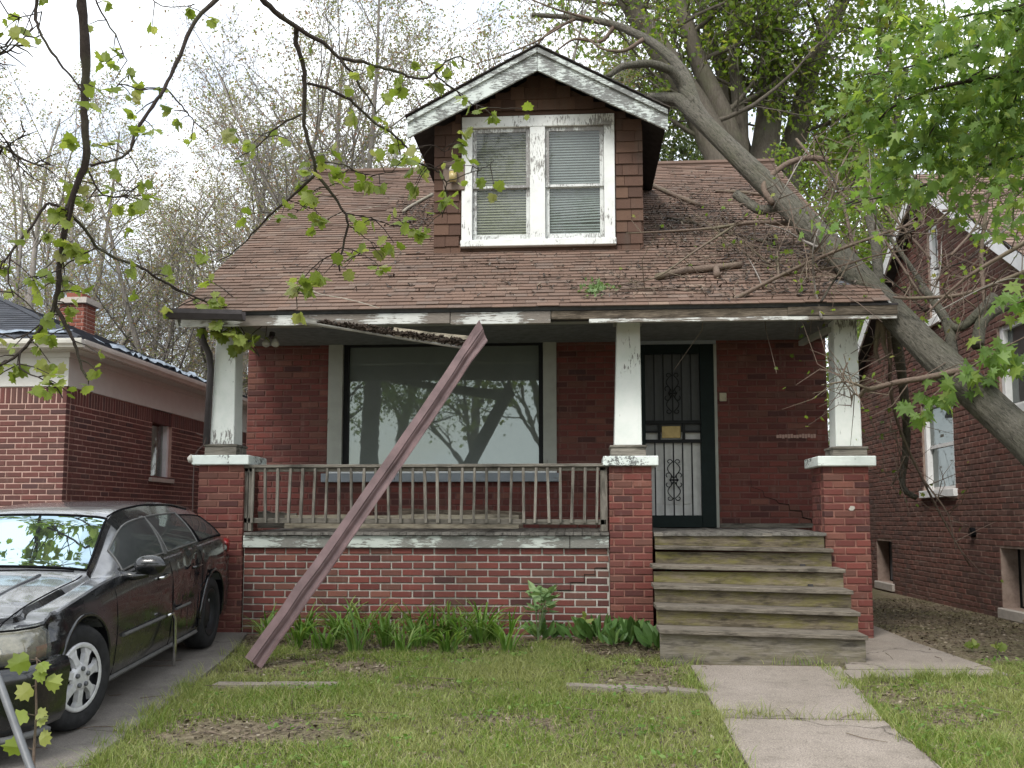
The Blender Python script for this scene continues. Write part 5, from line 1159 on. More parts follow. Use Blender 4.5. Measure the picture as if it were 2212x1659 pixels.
# undergrowth low behind the drive
g = Geo(); n = 5200; P = np.c_[rng.uniform(-13, 1, n), rng.uniform(19, 27, n), np.abs(rng.normal(0, 1.5, n))]
leaf_cloud(g, P, np.tile([0, 0, -.5], (n, 1)), rng.uniform(.05, .13, n), SH_TRI, .8, .4)
for i in range(500):
    p = np.array([rng.uniform(-13, 1), rng.uniform(19, 27), -.1]); d = unit(np.array([rng.normal(0, .25), rng.normal(0, .2), 1])); L = rng.uniform(1.2, 4); g.tube([p, p+d*L*.5+rng.normal(0, .1, 3), p+d*L+rng.normal(0, .2, 3)], [.015, .01, .004], 3, cap=False)
tag(g.build('undergrowth', 'leaf_bud'), 'thicket of thin shoots and young leaves behind the driveway', 'undergrowth', kind='stuff')

# big many-stemmed maple behind the bungalow
mp_loc = (4.4, 22.0, 0)
MT = thing('maple_tree', mp_loc, 'large green maple with several thick stems rising behind the bungalow roof', 'tree')
g = Geo(); tips = []
PM = dict(seg=[8, 6, 5, 3], wob=[.03, .12, .18, .25], up=[.0, .04, .0, -.05], tap=[.45, .25, .3, .4], sides=[9, 5, 4, 3], n=[9, 8, 6], t0=[.22, .15, .1], ang=[55, 45, 48], len=[.36, .5, .45], rr=[.38, .5, .5], rmin=.012, leaf_from=2)
stems = [((1560, 340), (1440, 130), (1330, -40), .36), ((1590, 330), (1515, 150), (1455, -30), .26), ((1600, 340), (1590, 150), (1575, -20), .20), ((1650, 350), (1665, 150), (1668, -20), .34), ((1705, 340), (1750, 150), (1830, -20), .30), ((1610, 330), (1540, 100), (1500, -40), .18)]
for k, (a, b, c, r) in enumerate(stems):
    y = 21+.5*k; A, B, C = atY(*a, y), atY(*b, y+.2), atY(*c, y+.5); base = np.array([mp_loc[0]+.25*(k-2.5), y, -.2]); top_ = C+(C-B)*1.2
    pts = np.array([base, (base*.4+A*.6), A, (A+B)/2+np.array([.05, 0, 0]), B, (B+C)/2, C, top_]); g.tube(pts, np.linspace(r*1.25, r*.45, len(pts)), 9, cap=False)
    for j in range(13):
        t = rng.uniform(.3, 1)*(len(pts)-1.01); i = int(t); p = pts[i]+(pts[i+1]-pts[i])*(t-i); az = rng.uniform(0, 6.28); d = np.array([math.cos(az)*.9, math.sin(az)*.7, rng.uniform(.1, .7)]); d /= np.linalg.norm(d); grow(g, tips, p, d, rng.uniform(2.0, 4.4), rng.uniform(.03, .07), 1, PM)
g.build('trunk', 'bark_maple', MT, smooth=True)
P = np.array([t[0] for t in tips]); D = np.array([t[1] for t in tips]); n = 21000; pk = rng.integers(0, len(P), n); l = Geo(); leaf_cloud(l, P[pk]+rng.normal(0, .16, (n, 3)), D[pk]*.4-np.array([0, 0, .5]), rng.uniform(.08, .16, n), SH_MID, .7, .5); l.build('crown', 'leaf_back', MT)
# smaller trees: proto used again to the right, beyond the right-hand house and across the street
leafy = [tree_proto(11, .22, LEAFY, 12500, .14, SH_MID, 'leaf_back', 'bark_maple', .22, .05), tree_proto(10, .18, LEAFY, 17000, .13, SH_MID, 'leaf_dark', 'bark_maple', .22, -.08)]
plant_tree('leafy_tree', leafy[0], 10.5, 27, 1.0, (1.15, 1.15, 1.15), 'green leafy tree standing behind the right hand brick house', None)
plant_tree('leafy_tree', leafy[0], 6.2, 19.5, 2.6, (.62, .62, .62), 'small green tree in the gap between the bungalow and the right hand house', None)
plant_tree('leafy_tree', leafy[1], 1.6, 30, 4.0, (1.2, 1.2, 1.35), 'tall darker tree whose small leaves show above and left of the dormer', None)
plant_tree('leafy_tree', leafy[0], 8.0, 24.5, 3.4, (1.0, 1.0, 1.12), 'bright leafy tree filling the gap between the big maple and the right corner', None)
plant_tree('leafy_tree', leafy[0], 13.5, 21, 5.0, (1.0, 1.0, 1.1), 'leafy tree at the far right behind the brown shingle roof', None)
street = [tree_proto(11, .24, LEAFY, 10500, .13, SH_MID, 'leaf_back', 'bark_maple', .22, .08), tree_proto(12, .26, LEAFY, 8000, .12, SH_MID, 'leaf_back', 'bark_maple', .22, -.12)]
for i, (x, y, k, s) in enumerate(((-9, -13, 0, 1.0), (-4.5, -15, 1, .95), (1.5, -12.5, 1, 1.0), (6.5, -16, 0, 1.1), (-14, -18, 1, 1.2), (-1.5, -22, 0, 1.3), (4, -26, 1, 1.4), (-8.5, -25, 0, 1.35), (11, -13, 1, 1.0))):
    plant_tree('street_tree', street[k], x, y, i*1.3, (s, s, s), 'one of the street trees across the road mirrored in the porch window', 'trees across the street')

# ------------------------------------------------------------------ the tree fallen onto the roof
FT = thing('fallen_tree', tuple(atY(2212, 950, 8.2)), 'thick grey trunk of a tree fallen diagonally across the right end of the roof', 'tree')
tp = [(2212+560, 1560, 7.0), (2480, 1240, 7.55), (2300, 1040, 7.95), (2212, 948, 8.2), (2100, 842, 8.5), (1985, 735, 8.85), (1900, 645, 9.15), (1800, 540, 9.5), (1700, 440, 9.85), (1600, 345, 10.2), (1510, 255, 10.55), (1468, 215, 10.7), (1425, 212, 10.75), (1400, 210, 10.8)]
tr_ = [.18, .172, .156, .146, .138, .13, .125, .12, .113, .105, .092, .073, .06, .045]
pts = np.array([atY(*p) for p in tp])
def smooth_path(P, n):
    t = np.arange(len(P)); tt = np.linspace(0, len(P)-1, n); Q = np.stack([np.interp(tt, t, P[:, i]) for i in range(3)], 1)
    for _ in range(3): Q[1:-1] = (Q[:-2]+2*Q[1:-1]+Q[2:])/4
    return Q
NR, NSD = 300, 72
P = smooth_path(pts, NR)
for _ in range(30): P[1:-1] = (P[:-2]+2*P[1:-1]+P[2:])/4
rr = np.interp(np.linspace(0, len(pts)-1, NR), np.arange(len(pts)), tr_)*(1+.03*np.sin(np.linspace(0, 23, NR)))
g = Geo(); g.tube(P, rr, NSD); V0 = g.V[0].reshape(NR, NSD, 3); cen = P[:, None]
from mathutils import noise as mnoise
dl = np.cumsum(np.r_[0, np.linalg.norm(np.diff(P, axis=0), axis=1)])
for i in range(NR):                                            # furrowed bark: long ridges that split and join
    for j in range(NSD):
        a = j*2*math.pi/NSD; q = Vector((math.cos(a)*3.4, math.sin(a)*3.4, dl[i]*1.5)); n_ = 1-2*abs(mnoise.noise(q+Vector((0, 0, .35*mnoise.noise(q*2))))); m_ = mnoise.noise(Vector((math.cos(a)*.7, math.sin(a)*.7, dl[i]*.9)))
        V0[i, j] = P[i]+(V0[i, j]-P[i])*(1+.055*n_+.07*m_)
g.V[0] = V0.reshape(-1, 3); g.build('trunk', 'bark_fallen', FT, smooth=True)
def limb(name, path, r0, r1, mat='bark_fallen', parent=None, n=40, sides=9, jit=.04):
    P = smooth_path(np.array([atY(*p) for p in path]), n); g = Geo(); g.tube(P, np.linspace(r0, r1, n), sides, jitter=jit); return g.build(name, mat, parent or FT, smooth=True), P
lA, PA = limb('limb', [(1545, 290, 10.4), (1500, 230, 10.6), (1490, 185, 10.7), (1462, 135, 10.9), (1405, 88, 11.1), (1330, 52, 11.3), (1250, 38, 11.5), (1150, 32, 11.7)], .085, .028)
lB, PB_ = limb('limb', [(1500, 225, 10.6), (1475, 190, 10.7), (1452, 152, 10.6), (1405, 136, 10.5), (1345, 142, 10.4), (1312, 166, 10.35)], .07, .03)
tw = []
for path, r0, r1 in (
    ([(1330, 52, 11.3), (1300, 95, 11.3), (1240, 80, 11.3), (1190, 120, 11.4)], .03, .008), ([(1390, 85, 11.1), (1350, 112, 11.1), (1300, 108, 11.1), (1240, 62, 11.2)], .03, .006), ([(1250, 38, 11.5), (1180, 70, 11.5), (1130, 140, 11.6), (1090, 200, 11.7)], .02, .005), ([(1290, 45, 11.4), (1200, 20, 11.4), (1100, -20, 11.5)], .02, .006), ([(1240, 40, 11.5), (1160, 90, 11.4), (1085, 120, 11.3), (1020, 140, 11.3)], .015, .004),
    ([(1710, 483, 9.95), (1621, 479, 9.85), (1562, 491, 9.8), (1494, 497, 9.75), (1353, 504, 9.7)], .028, .006), ([(1590, 485, 9.8), (1494, 547, 9.45), (1420, 602, 9.2), (1333, 616, 9.15)], .014, .005), ([(1980, 480, 8.5), (1883, 513, 8.6), (1791, 547, 8.75), (1682, 596, 8.9), (1600, 640, 8.9), (1568, 652, 8.9)], .012, .022), ([(1682, 596, 8.9), (1822, 574, 8.8), (1883, 553, 8.7), (1960, 540, 8.6)], .013, .005), ([(1682, 596, 8.92), (1678, 547, 9.2), (1698, 506, 9.4)], .011, .005), ([(1342, 624, 9.1), (1450, 621, 9.1), (1568, 649, 8.95)], .01, .005), ([(1791, 547, 8.75), (1740, 575, 8.8), (1742, 560, 8.7), (1790, 525, 8.7)], .008, .004),
    ([(1590, 420, 10.1), (1640, 455, 9.9), (1680, 450, 9.9)], .05, .05), ([(1670, 440, 9.8), (1640, 400, 9.9), (1700, 350, 10.0), (1745, 340, 10.0), (1790, 345, 10.0)], .03, .03),
    ([(1856, 858, 8.7), (1866, 842, 8.65), (1878, 842, 8.6), (1934, 825, 8.55), (1996, 818, 8.5), (2075, 800, 8.3)], .016, .03), ([(1878, 840, 8.6), (1830, 823, 8.6), (1774, 832, 8.6)], .014, .006), ([(1824, 820, 8.6), (1820, 808, 8.6), (1831, 783, 8.6)], .011, .007), ([(1856, 856, 8.7), (1843, 848, 8.7), (1838, 880, 8.7)], .01, .004),
    ([(1930, 705, 9.3), (1945, 780, 9.7), (1955, 870, 10.2), (1962, 950, 10.6), (1950, 1020, 10.8), (1945, 1060, 10.8), (1980, 1075, 10.8)], .05, .03), ([(1915, 690, 9.2), (1926, 760, 9.5), (1918, 830, 9.9), (1940, 930, 10.2), (1990, 1030, 10.5), (2040, 1130, 10.6), (2095, 1222, 10.6)], .022, .008), ([(1940, 930, 10.2), (1890, 940, 10.2), (1850, 970, 10.2)], .010, .004), ([(1955, 985, 10.6), (1940, 1020, 10.6), (1925, 1050, 10.6)], .01, .004), ([(1990, 1030, 10.5), (2050, 1110, 10.4), (2065, 1190, 10.4)], .012, .004), ([(1900, 690, 9.1), (1890, 760, 9.3), (1902, 785, 9.3)], .03, .012), ([(1905, 690, 9.1), (1910, 750, 9.2), (1925, 790, 9.2)], .035, .008),
    ([(2150, 640, 8.9), (2090, 700, 8.9), (2060, 720, 8.9), (2010, 640, 9.2), (1930, 520, 9.8), (1830, 400, 10.4)], .05, .012), ([(2110, 745, 8.7), (2120, 690, 8.9), (2160, 665, 8.9), (2240, 640, 8.9)], .06, .04), ([(2060, 780, 8.8), (2050, 700, 9.0), (2010, 640, 9.2), (1990, 620, 9.3)], .05, .035), ([(2130, 680, 8.9), (2117, 560, 9.0), (2128, 470, 9.1), (2136, 400, 9.2)], .022, .014), ([(2230, 580, 8.5), (2080, 640, 8.6), (1960, 645, 8.7), (1930, 642, 8.8)], .02, .012), ([(2230, 515, 8.2), (2100, 590, 8.4), (2050, 630, 8.5), (2000, 680, 8.6)], .02, .008), ([(1820, 430, 9.9), (1850, 560, 9.5), (1830, 480, 9.7)], .02, .01), ([(1880, 470, 9.6), (1893, 530, 9.4), (1898, 600, 9.2), (1896, 640, 9.2)], .05, .045), ([(2000, 500, 9.0), (2070, 440, 8.9), (2150, 410, 8.7), (2230, 370, 8.5)], .012, .007), ([(1880, 410, 9.5), (1940, 480, 9.3), (2010, 560, 9.1)], .016, .01), ([(1720, 300, 10.3), (1800, 400, 10.0), (1900, 500, 9.6), (1990, 640, 9.2)], .015, .012)):
    o, Pq = limb('branch', path, r0, r1, 'twig_brown' if r0 < .04 else 'bark_fallen', n=18, sides=6 if r0 < .025 else 8, jit=.06); tw.append(Pq)
for j in range(40):
    u, v = rng.uniform(1640, 2200), rng.uniform(360, 700); yv = rng.uniform(8.4, 9.8); a = rng.uniform(-2.6, .2); Lp = rng.uniform(90, 260); path = [(u, v, yv)]
    for q in range(3): a += rng.normal(0, .25); path.append((path[-1][0]+math.cos(a)*Lp/3, path[-1][1]+math.sin(a)*Lp/3, yv+rng.normal(0, .2)))
    o, Pq = limb('branch', path, rng.uniform(.006, .014), .003, ('twig_brown', 'bark_thin', 'bark_dark')[j % 3], n=16, sides=5, jit=.08); tw.append(Pq)
g = Geo(); tips2 = []                                          # fine twigs still holding on
for Pq in tw:
    for j in range(9):
        i = rng.integers(1, len(Pq)-1); p = Pq[i]; d = unit(rng.normal(0, 1, 3)+np.array([0, 0, .3])); L = rng.uniform(.15, .7); q = [p, p+d*L*.5+rng.normal(0, .03, 3), p+d*L+rng.normal(0, .08, 3)]; g.tube(q, [.006, .004, .002], 3, cap=False); tips2.append(q[2])
tag(g.build('twigs', 'twig_brown', FT), kind='stuff')
T2 = np.array(tips2); n = 520; pk = rng.integers(0, len(T2), n); l = Geo(); leaf_cloud(l, T2[pk]+rng.normal(0, .05, (n, 3)), np.tile([0, 0, -.6], (n, 1)), rng.uniform(.03, .07, n), SH_MID); tag(l.build('young_leaves', 'leaf_back', FT), kind='stuff')
# a leafy spray growing from the trunk, every leaf of its own
LEAFME = {}
def leafmesh(key, sh, mat):
    if key not in LEAFME:
        LEAFME[key] = []
        for cu, dr, tw_ in ((.12, .2, .3), (.35, .45, -.4), (.55, .1, .2), (-.15, .6, .5), (.3, -.25, -.6)):
            V, Fc = leaf_base(sh, cu, dr, tw_); LEAFME[key].append(mesh_only('leaf', V, Fc, mat))
    return LEAFME[key]
def leaf_obj(me, p, d, s, parent, flat=.6, face=None):
    d = unit(np.asarray(d, float)); nr = np.array([0, 0, flat])+rng.normal(0, .45, 3)+(0 if face is None else unit(CAM-p)*face); x = np.cross(d, nr); x /= np.linalg.norm(x)+1e-9; z = np.cross(x, d); inst('leaf', me[int(rng.integers(0, len(me)))], mat4(x*s*rng.uniform(.8, 1.1), d*s, z*s, p), parent)
me = leafmesh('maple', SH_MAPLE, 'leaf_maple')
for (u, v, yv, k, sp) in ((2010, 860, 8.3, 10, 42), (2060, 830, 8.25, 12, 45), (2110, 800, 8.2, 14, 48), (2150, 760, 8.15, 14, 42), (2185, 770, 8.1, 10, 40), (2000, 880, 8.35, 6, 30), (2200, 660, 8.0, 12, 36), (2180, 640, 8.1, 7, 30)):
    for j in range(k):
        p = atY(u+rng.normal(0, sp*.6), v+rng.normal(0, sp*.45), yv+rng.uniform(-.2, .2)); leaf_obj(me, p, (rng.normal(0, .5), rng.normal(-.2, .4), -.8), rng.uniform(.11, .19), FT, .5, .5)
for path in ([(2075, 800, 8.3), (2010, 860, 8.3)], [(2060, 815, 8.3), (2150, 760, 8.15), (2230, 720, 8.0)], [(2240, 640, 8.0), (2180, 660, 8.1)]): limb('branch', path, .01, .004, 'twig_brown', n=10, sides=5)
# broken wood lying on the shingles
def roofstick(name, uv, r, label, mat, cat='branch', n=14, bump=.0):
    P = smooth_path(np.array([atR(u, v, r*1.1+bump) for u, v in uv]), n); g = Geo(); g.tube(P, r*(1+rng.normal(0, .06, n)), 8, jitter=.08); return tag(g.build(name, mat, smooth=True, org=P[0]), label, cat)
roofstick('broken_limb', [(1418, 607), (1480, 592), (1540, 588), (1600, 580)], .036, 'thick bare broken limb lying along the shingles near the eave', 'twig_brown')
roofstick('wood_chunk', [(1546, 586), (1549, 604)], .035, 'short sawn chunk of wood below the thick limb on the roof', 'twig_brown', 'wood chunk', 5)
roofstick('dead_branch', [(934, 424), (905, 440), (879, 455), (872, 462)], .022, 'pale dead branch resting against the left side of the dormer', 'bark_pale')
roofstick('dead_twig', [(656, 594), (665, 617), (676, 637), (726, 643), (770, 652), (820, 668)], .007, 'thin curved twig lying near the left eave', 'bark_pale', 'twig')
roofstick('dead_twig', [(682, 480), (740, 462), (800, 450), (822, 446)], .006, 'long pale twig lying on the upper left roof slope', 'bark_pale', 'twig')
roofstick('dead_branch', [(1410, 405), (1452, 425), (1480, 436), (1510, 448)], .028, 'brown dead branch lying just right of the dormer eave', 'twig_brown')
roofstick('dead_branch', [(1440, 475), (1500, 485), (1545, 500), (1610, 515), (1680, 534)], .018, 'dark dead branch half buried in leaf litter right of the dormer', 'bark_dark')
roofstick('dead_branch', [(1545, 417), (1600, 419), (1690, 430)], .022, 'short dead branch with a pale broken end under the fallen trunk', 'twig_brown')
# leaf litter and twigs heaped on the roof
g = Geo(); cnt = 0
for (u, v, su, sv, k) in ((1560, 470, 90, 45, 1100), (1660, 540, 90, 45, 900), (1450, 480, 40, 40, 520), (900, 470, 28, 22, 400), (1150, 590, 330, 30, 400), (1500, 620, 180, 22, 450), (1750, 600, 60, 30, 300)):
    for j in range(k):
        uu, vv = u+rng.normal(0, su), v+rng.normal(0, sv)
        if vv > 655 or vv < 372: continue
        p = atR(uu, vv, .018)
        if not (RX0 < p[0] < RX1-.05) or in_dormer(p[0], (p[1]-EY)*SLC): continue
        d = unit(rng.normal(size=3)*np.array([1, .5, .4])); s = rng.uniform(.008, .024); e = unit(np.cross(d, rn)); g.obox(p+rn*rng.uniform(0, .015), d*s, e*s*rng.uniform(.12, .5), rn*s*.12)
tag(g.build('roof_litter', 'roof_leaf'), 'dead leaves and twig bits heaped on the roof under the fallen tree', 'leaf litter', kind='stuff')
g = Geo()
for j in range(150):
    p = atR(rng.normal(1570, 110), rng.normal(510, 55), .02)
    if in_dormer(p[0], (p[1]-EY)*SLC) or p[0] > RX1-.1 or p[1] < EY+.1: continue
    d = X_*rng.normal(0, 1)+rs*rng.normal(0, .6); d = unit(d); L = rng.uniform(.1, .45); m_ = p+d*L*.5+rn*rng.uniform(0, .05)+rng.normal(0, .02, 3); g.tube([p, m_, p+d*L+rn*.01], [.004, .0035, .002], 4, cap=False)
tag(g.build('roof_twigs', 'twig_brown'), 'scatter of thin broken twigs on the right roof slope', 'twigs', kind='stuff')
g = Geo(); n = 70; P = np.array([atR(rng.normal(1290, 16), rng.normal(628, 8), .03) for i in range(n)]); leaf_cloud(g, P, rng.normal(0, 1, (n, 3)), rng.uniform(.04, .08, n), SH_MID, .8, .3); tag(g.build('torn_leaves', 'leaf_peony', org=P[0]), 'torn off spray of green leaves lying near the middle of the eave', 'leaf spray')

# ------------------------------------------------------------------ boughs hanging into the picture from the street tree at the left
ST = thing('overhanging_tree', (-4.4, 1.2, gz(1.2)), 'dark drooping boughs with fresh green leaves hanging across the upper left', 'tree')
tt = np.array([(-4.4, 1.2, -.5), (-4.4, 1.25, 1.5), (-4.3, 1.4, 3.5), (-4.1, 1.6, 5.5), (-3.9, 1.8, 7.0), (-3.7, 1.9, 8.5)]); g = Geo(); g.tube(smooth_path(tt, 20), np.linspace(.24, .1, 20), 12, jitter=.04); g.build('trunk', 'bark_dark', ST, smooth=True)
def dpath(pts, d0, d1): return np.array([atD(u, v, d0+(d1-d0)*i/(len(pts)-1)) for i, (u, v) in enumerate(pts)])
FB = [  # (pixel path, depth start, depth end, radius start, end, leaf count, first fraction with leaves)
 ([(174, -30), (174, 0), (184, 78), (187, 156), (182, 215), (186, 293), (189, 359), (156, 414), (148, 469), (129, 547), (129, 609), (121, 648), (112, 676)], 4.6, 4.8, .026, .013, 26, .45),
 ([(112, 676), (61, 746), (30, 774), (-20, 800)], 4.8, 4.7, .011, .007, 10, .2), ([(118, 660), (146, 707), (164, 749), (179, 801), (190, 819)], 4.8, 4.8, .013, .005, 10, .1), ([(61, 746), (42, 760), (40, 800), (120, 830), (135, 860)], 4.75, 4.7, .006, .003, 16, .3), ([(112, 676), (90, 700), (35, 735), (5, 720)], 4.8, 4.75, .006, .003, 8, .3),
 ([(500, -30), (469, 0), (422, 35), (395, 105), (367, 164), (359, 191), (328, 230), (293, 281), (285, 312), (273, 340), (234, 348), (195, 359)], 5.2, 4.8, .015, .006, 14, .4), ([(359, 191), (395, 230), (420, 262), (450, 290)], 5.2, 5.3, .006, .003, 6, .1), ([(357, 190), (300, 195), (262, 180), (240, 195)], 5.1, 5.1, .005, .003, 7, .3),
 ([(152, 465), (187, 496), (207, 535), (254, 559), (309, 578), (352, 609), (391, 629), (437, 648), (483, 678), (524, 687), (577, 699), (615, 690)], 4.8, 5.6, .010, .004, 30, .15), ([(457, 661), (480, 690), (520, 725), (560, 770)], 5.5, 5.5, .005, .003, 16, .3), ([(483, 678), (470, 640), (520, 650)], 5.5, 5.5, .004, .003, 10, .2),
 ([(143, 453), (98, 434), (74, 484), (27, 539), (-10, 590)], 4.7, 4.6, .009, .005, 6, .3), ([(27, 539), (15, 600), (30, 640)], 4.6, 4.6, .005, .003, 8, .2), ([(207, 535), (160, 560), (120, 590), (60, 600)], 4.8, 4.7, .005, .003, 9, .2), ([(187, 360), (215, 420), (260, 430), (300, 400)], 4.8, 4.9, .006, .003, 16, .2),
 ([(540, -40), (566, 0), (598, 31), (641, 59), (695, 90), (734, 125), (766, 164), (805, 227)], 5.6, 6.0, .026, .006, 10, .5), ([(734, 125), (781, 133), (820, 145), (864, 156), (905, 174), (939, 159), (976, 118), (1010, 130)], 5.9, 6.4, .012, .005, 16, .4), ([(939, 159), (983, 193), (1004, 217), (1038, 233), (1100, 234)], 6.3, 6.6, .006, .003, 10, .2),
 ([(641, 59), (637, 86), (652, 129), (660, 176), (656, 250), (660, 293), (680, 352), (682, 375), (715, 414), (746, 461), (754, 488), (738, 535), (734, 586)], 5.8, 6.2, .017, .006, 20, .4), ([(682, 375), (625, 430), (574, 473), (516, 535), (469, 566)], 6.0, 6.2, .010, .003, 8, .1), ([(664, 180), (723, 195), (762, 219), (801, 258), (864, 297), (884, 329), (905, 353), (930, 363), (952, 372), (964, 394), (966, 422), (955, 470)], 5.9, 6.6, .010, .004, 26, .35), ([(884, 329), (930, 310), (960, 330), (1000, 300)], 6.4, 6.5, .004, .002, 8, .3), ([(964, 394), (1010, 375), (1045, 365), (1070, 345)], 6.6, 6.6, .004, .002, 8, .4),
 ([(652, 246), (598, 273), (547, 324), (504, 344)], 5.9, 5.9, .007, .003, 9, .2), ([(738, 535), (700, 560), (660, 590), (640, 640)], 6.2, 6.2, .005, .002, 14, .3), ([(754, 488), (800, 520), (826, 560)], 6.2, 6.2, .004, .002, 4, .3), ([(746, 461), (800, 470), (850, 490), (880, 480)], 6.2, 6.4, .005, .003, 16, .4), ([(715, 414), (690, 400), (660, 440), (640, 460)], 6.1, 6.1, .004, .002, 7, .3), ([(680, 352), (730, 350), (790, 380), (860, 370)], 6.0, 6.2, .005, .003, 14, .3), ([(738, 535), (780, 545), (800, 560)], 6.2, 6.2, .004, .002, 8, .2),
 ([(90, -40), (75, 20), (82, 60), (110, 110), (150, 160), (182, 200)], 5.0, 4.8, .010, .005, 8, .1), ([(200, -20), (215, 25), (250, 70), (262, 110), (275, 130)], 5.4, 5.4, .008, .003, 10, .1), ([(-20, 60), (40, 40), (90, 25)], 5.2, 5.2, .006, .003, 12, .1), ([(300, -30), (330, 10), (380, 20), (420, 10)], 5.6, 5.6, .005, .003, 8, .2),
]
lme = leafmesh('front', SH_FRONT, 'leaf_front'); gl = Geo(); fl_ = []
starts = {0: (-3.7, 1.9, 7.6), 5: (-3.5, 2.0, 8.2), 15: (-3.4, 2.0, 8.4), 31: (-3.8, 1.9, 7.4), 32: (-3.6, 2.0, 8.0), 33: (-3.9, 1.8, 7.0), 34: (-3.4, 2.0, 8.4)}
for i, (path, d0, d1, r0, r1, nl, f0) in enumerate(FB):
    kf = 1.72 if (i < 15 or i > 30) else 1.0; d0, d1, r0, r1 = d0*kf, d1*kf, r0*kf*(.78 if kf > 1 else .9), r1*kf*.85
    Pd = dpath(path, d0, d1)
    if i in starts:
        s_ = np.array(starts[i]); up_ = Pd[0]+np.array([0, 0, .5]); Pd = np.vstack([s_, s_*.5+up_*.5+np.array([0, 0, .5]), up_*.75+s_*.25+np.array([0, 0, .45]), Pd])
    n = max(12, len(path)*4); P = smooth_path(Pd, n); rad = np.linspace(r0*1.15 if i in starts else r0, r1, n); P[1:-1] += rng.normal(0, .0035, (n-2, 3)); g = Geo(); g.tube(P, rad*(1+np.abs(rng.normal(0, .10, n))), 7, jitter=.10); g.build('bough' if r0 > .0095*kf else 'twig', 'bark_dark', ST, smooth=True)
    lo = int(n*(.35+.65*f0 if i in starts else f0))
    nc = max(1, int(nl*.62))
    for c in range(nc):                                        # leaves come in small bunches on short stalks
        k = rng.integers(lo, n); p = P[k]; d = unit(np.array([rng.normal(0, 1), rng.normal(0, .6), rng.normal(-.35, .5)])); L = rng.uniform(.04, .2)*kf; q = p+d*L
        gl.tube([p, p+d*L*.5+np.array([0, 0, .015]), q], np.array([.0035, .003, .002])*kf, 4, cap=False)
        for j in range(rng.integers(2, 5)):
            dl = unit(d*.6+rng.normal(0, .7, 3)+np.array([0, -.1, -.25])); s = rng.uniform(.038, .088)*(1.12 if kf == 1 else 1.6)
            fl_.append((q+dl*.02, dl, s))
rng.shuffle(fl_); vis_ = [t for t in fl_ if -20 < proj(t[0])[0] < 2230 and proj(t[0])[1] > -30]; vis_.sort(key=lambda t: -t[2])
for t in vis_[:300]: leaf_obj(lme, t[0], t[1], t[2], ST, .8, .3)
gq = Geo(); rest_ = vis_[300:]
leaf_cloud(gq, np.array([t[0] for t in rest_]), np.array([t[1] for t in rest_]), np.array([t[2] for t in rest_]), SH_FRONT, .2, .8); tag(gq.build('leaf_field', 'leaf_front', ST), kind='stuff')
tag(gl.build('leaf_stalks', 'bark_dark', ST), kind='stuff')
# ------------------------------------------------------------------ maple boughs reaching in from the right
RM = thing('maple_bough_tree', (9.5, 6.5, 0), 'near maple with large pointed leaves filling the upper right corner', 'tree')
g = Geo(); g.tube(smooth_path(np.array([(9.5, 6.5, -.3), (9.4, 6.5, 2), (9.2, 6.6, 4.5), (8.8, 6.6, 7), (8.4, 6.6, 9)]), 16), np.linspace(.3, .14, 16), 12, jitter=.04); g.build('trunk', 'bark_maple', RM, smooth=True)
RB = [([(2400, -60), (2290, 30), (2169, 78), (2032, 129), (1876, 164)], 6.0, 6.4, .02, .004, 70), ([(2400, 90), (2212, 156), (2032, 184), (1915, 234), (1880, 290)], 6.0, 6.5, .018, .004, 70), ([(2400, 250), (2212, 336), (2110, 363), (1954, 414), (1840, 440)], 6.2, 7.2, .016, .005, 46), ([(2300, -40), (2200, 20), (2100, 30), (1980, 60)], 5.6, 6.0, .012, .004, 60), ([(2280, 200), (2180, 250), (2060, 290), (1960, 330)], 6.2, 6.6, .012, .003, 70), ([(2300, 20), (2230, 120), (2190, 220), (2150, 320)], 5.8, 6.2, .010, .003, 55), ([(2100, 150), (2050, 230), (2000, 300), (1985, 340)], 6.2, 6.3, .007, .003, 40), ([(2320, 330), (2220, 400), (2190, 430)], 6.0, 6.1, .008, .003, 22)]
total = 0; lg_ = Geo(); tail = []
for path, d0, d1, r0, r1, nl in RB:
    P0 = dpath(path, d0, d1); s_ = np.array([8.6, 6.6, 7.0+rng.uniform(-1, 1.5)]); P = smooth_path(np.vstack([s_, s_*.5+P0[0]*.5+np.array([0, 0, .3]), P0]), 30); g = Geo(); g.tube(P, np.linspace(r0*1.6, r1, 30), 7, jitter=.05); g.build('bough', 'bark_dark', RM, smooth=True)
    for c in range(int(nl*1.5)):
        k = rng.integers(12, 30); p = P[k]; d = unit(np.array([rng.normal(-.2, .8), rng.normal(0, .7), rng.normal(-.3, .5)])); L = rng.uniform(.05, .4); q = p+d*L; lg_.tube([p, p+d*L*.5+np.array([0, 0, .02]), q], [.004, .003, .002], 4, cap=False)
        for j in range(rng.integers(2, 5)):
            dl = unit(d*.5+rng.normal(0, .5, 3)+np.array([0, -.1, -.75])); s = rng.uniform(.05, .108); pp = q+dl*.02+rng.normal(0, .04, 3)
            if total < 300: leaf_obj(me, pp, dl, s, RM, .5, .4); total += 1
            else: tail.append((pp, dl, s))
if tail:
    leaf_cloud(lg_, np.array([t[0] for t in tail]), np.array([t[1] for t in tail]), np.array([t[2] for t in tail]), SH_MAPLE, .25, .5)
tag(lg_.build('leaf_field', 'leaf_maple', RM), kind='stuff')

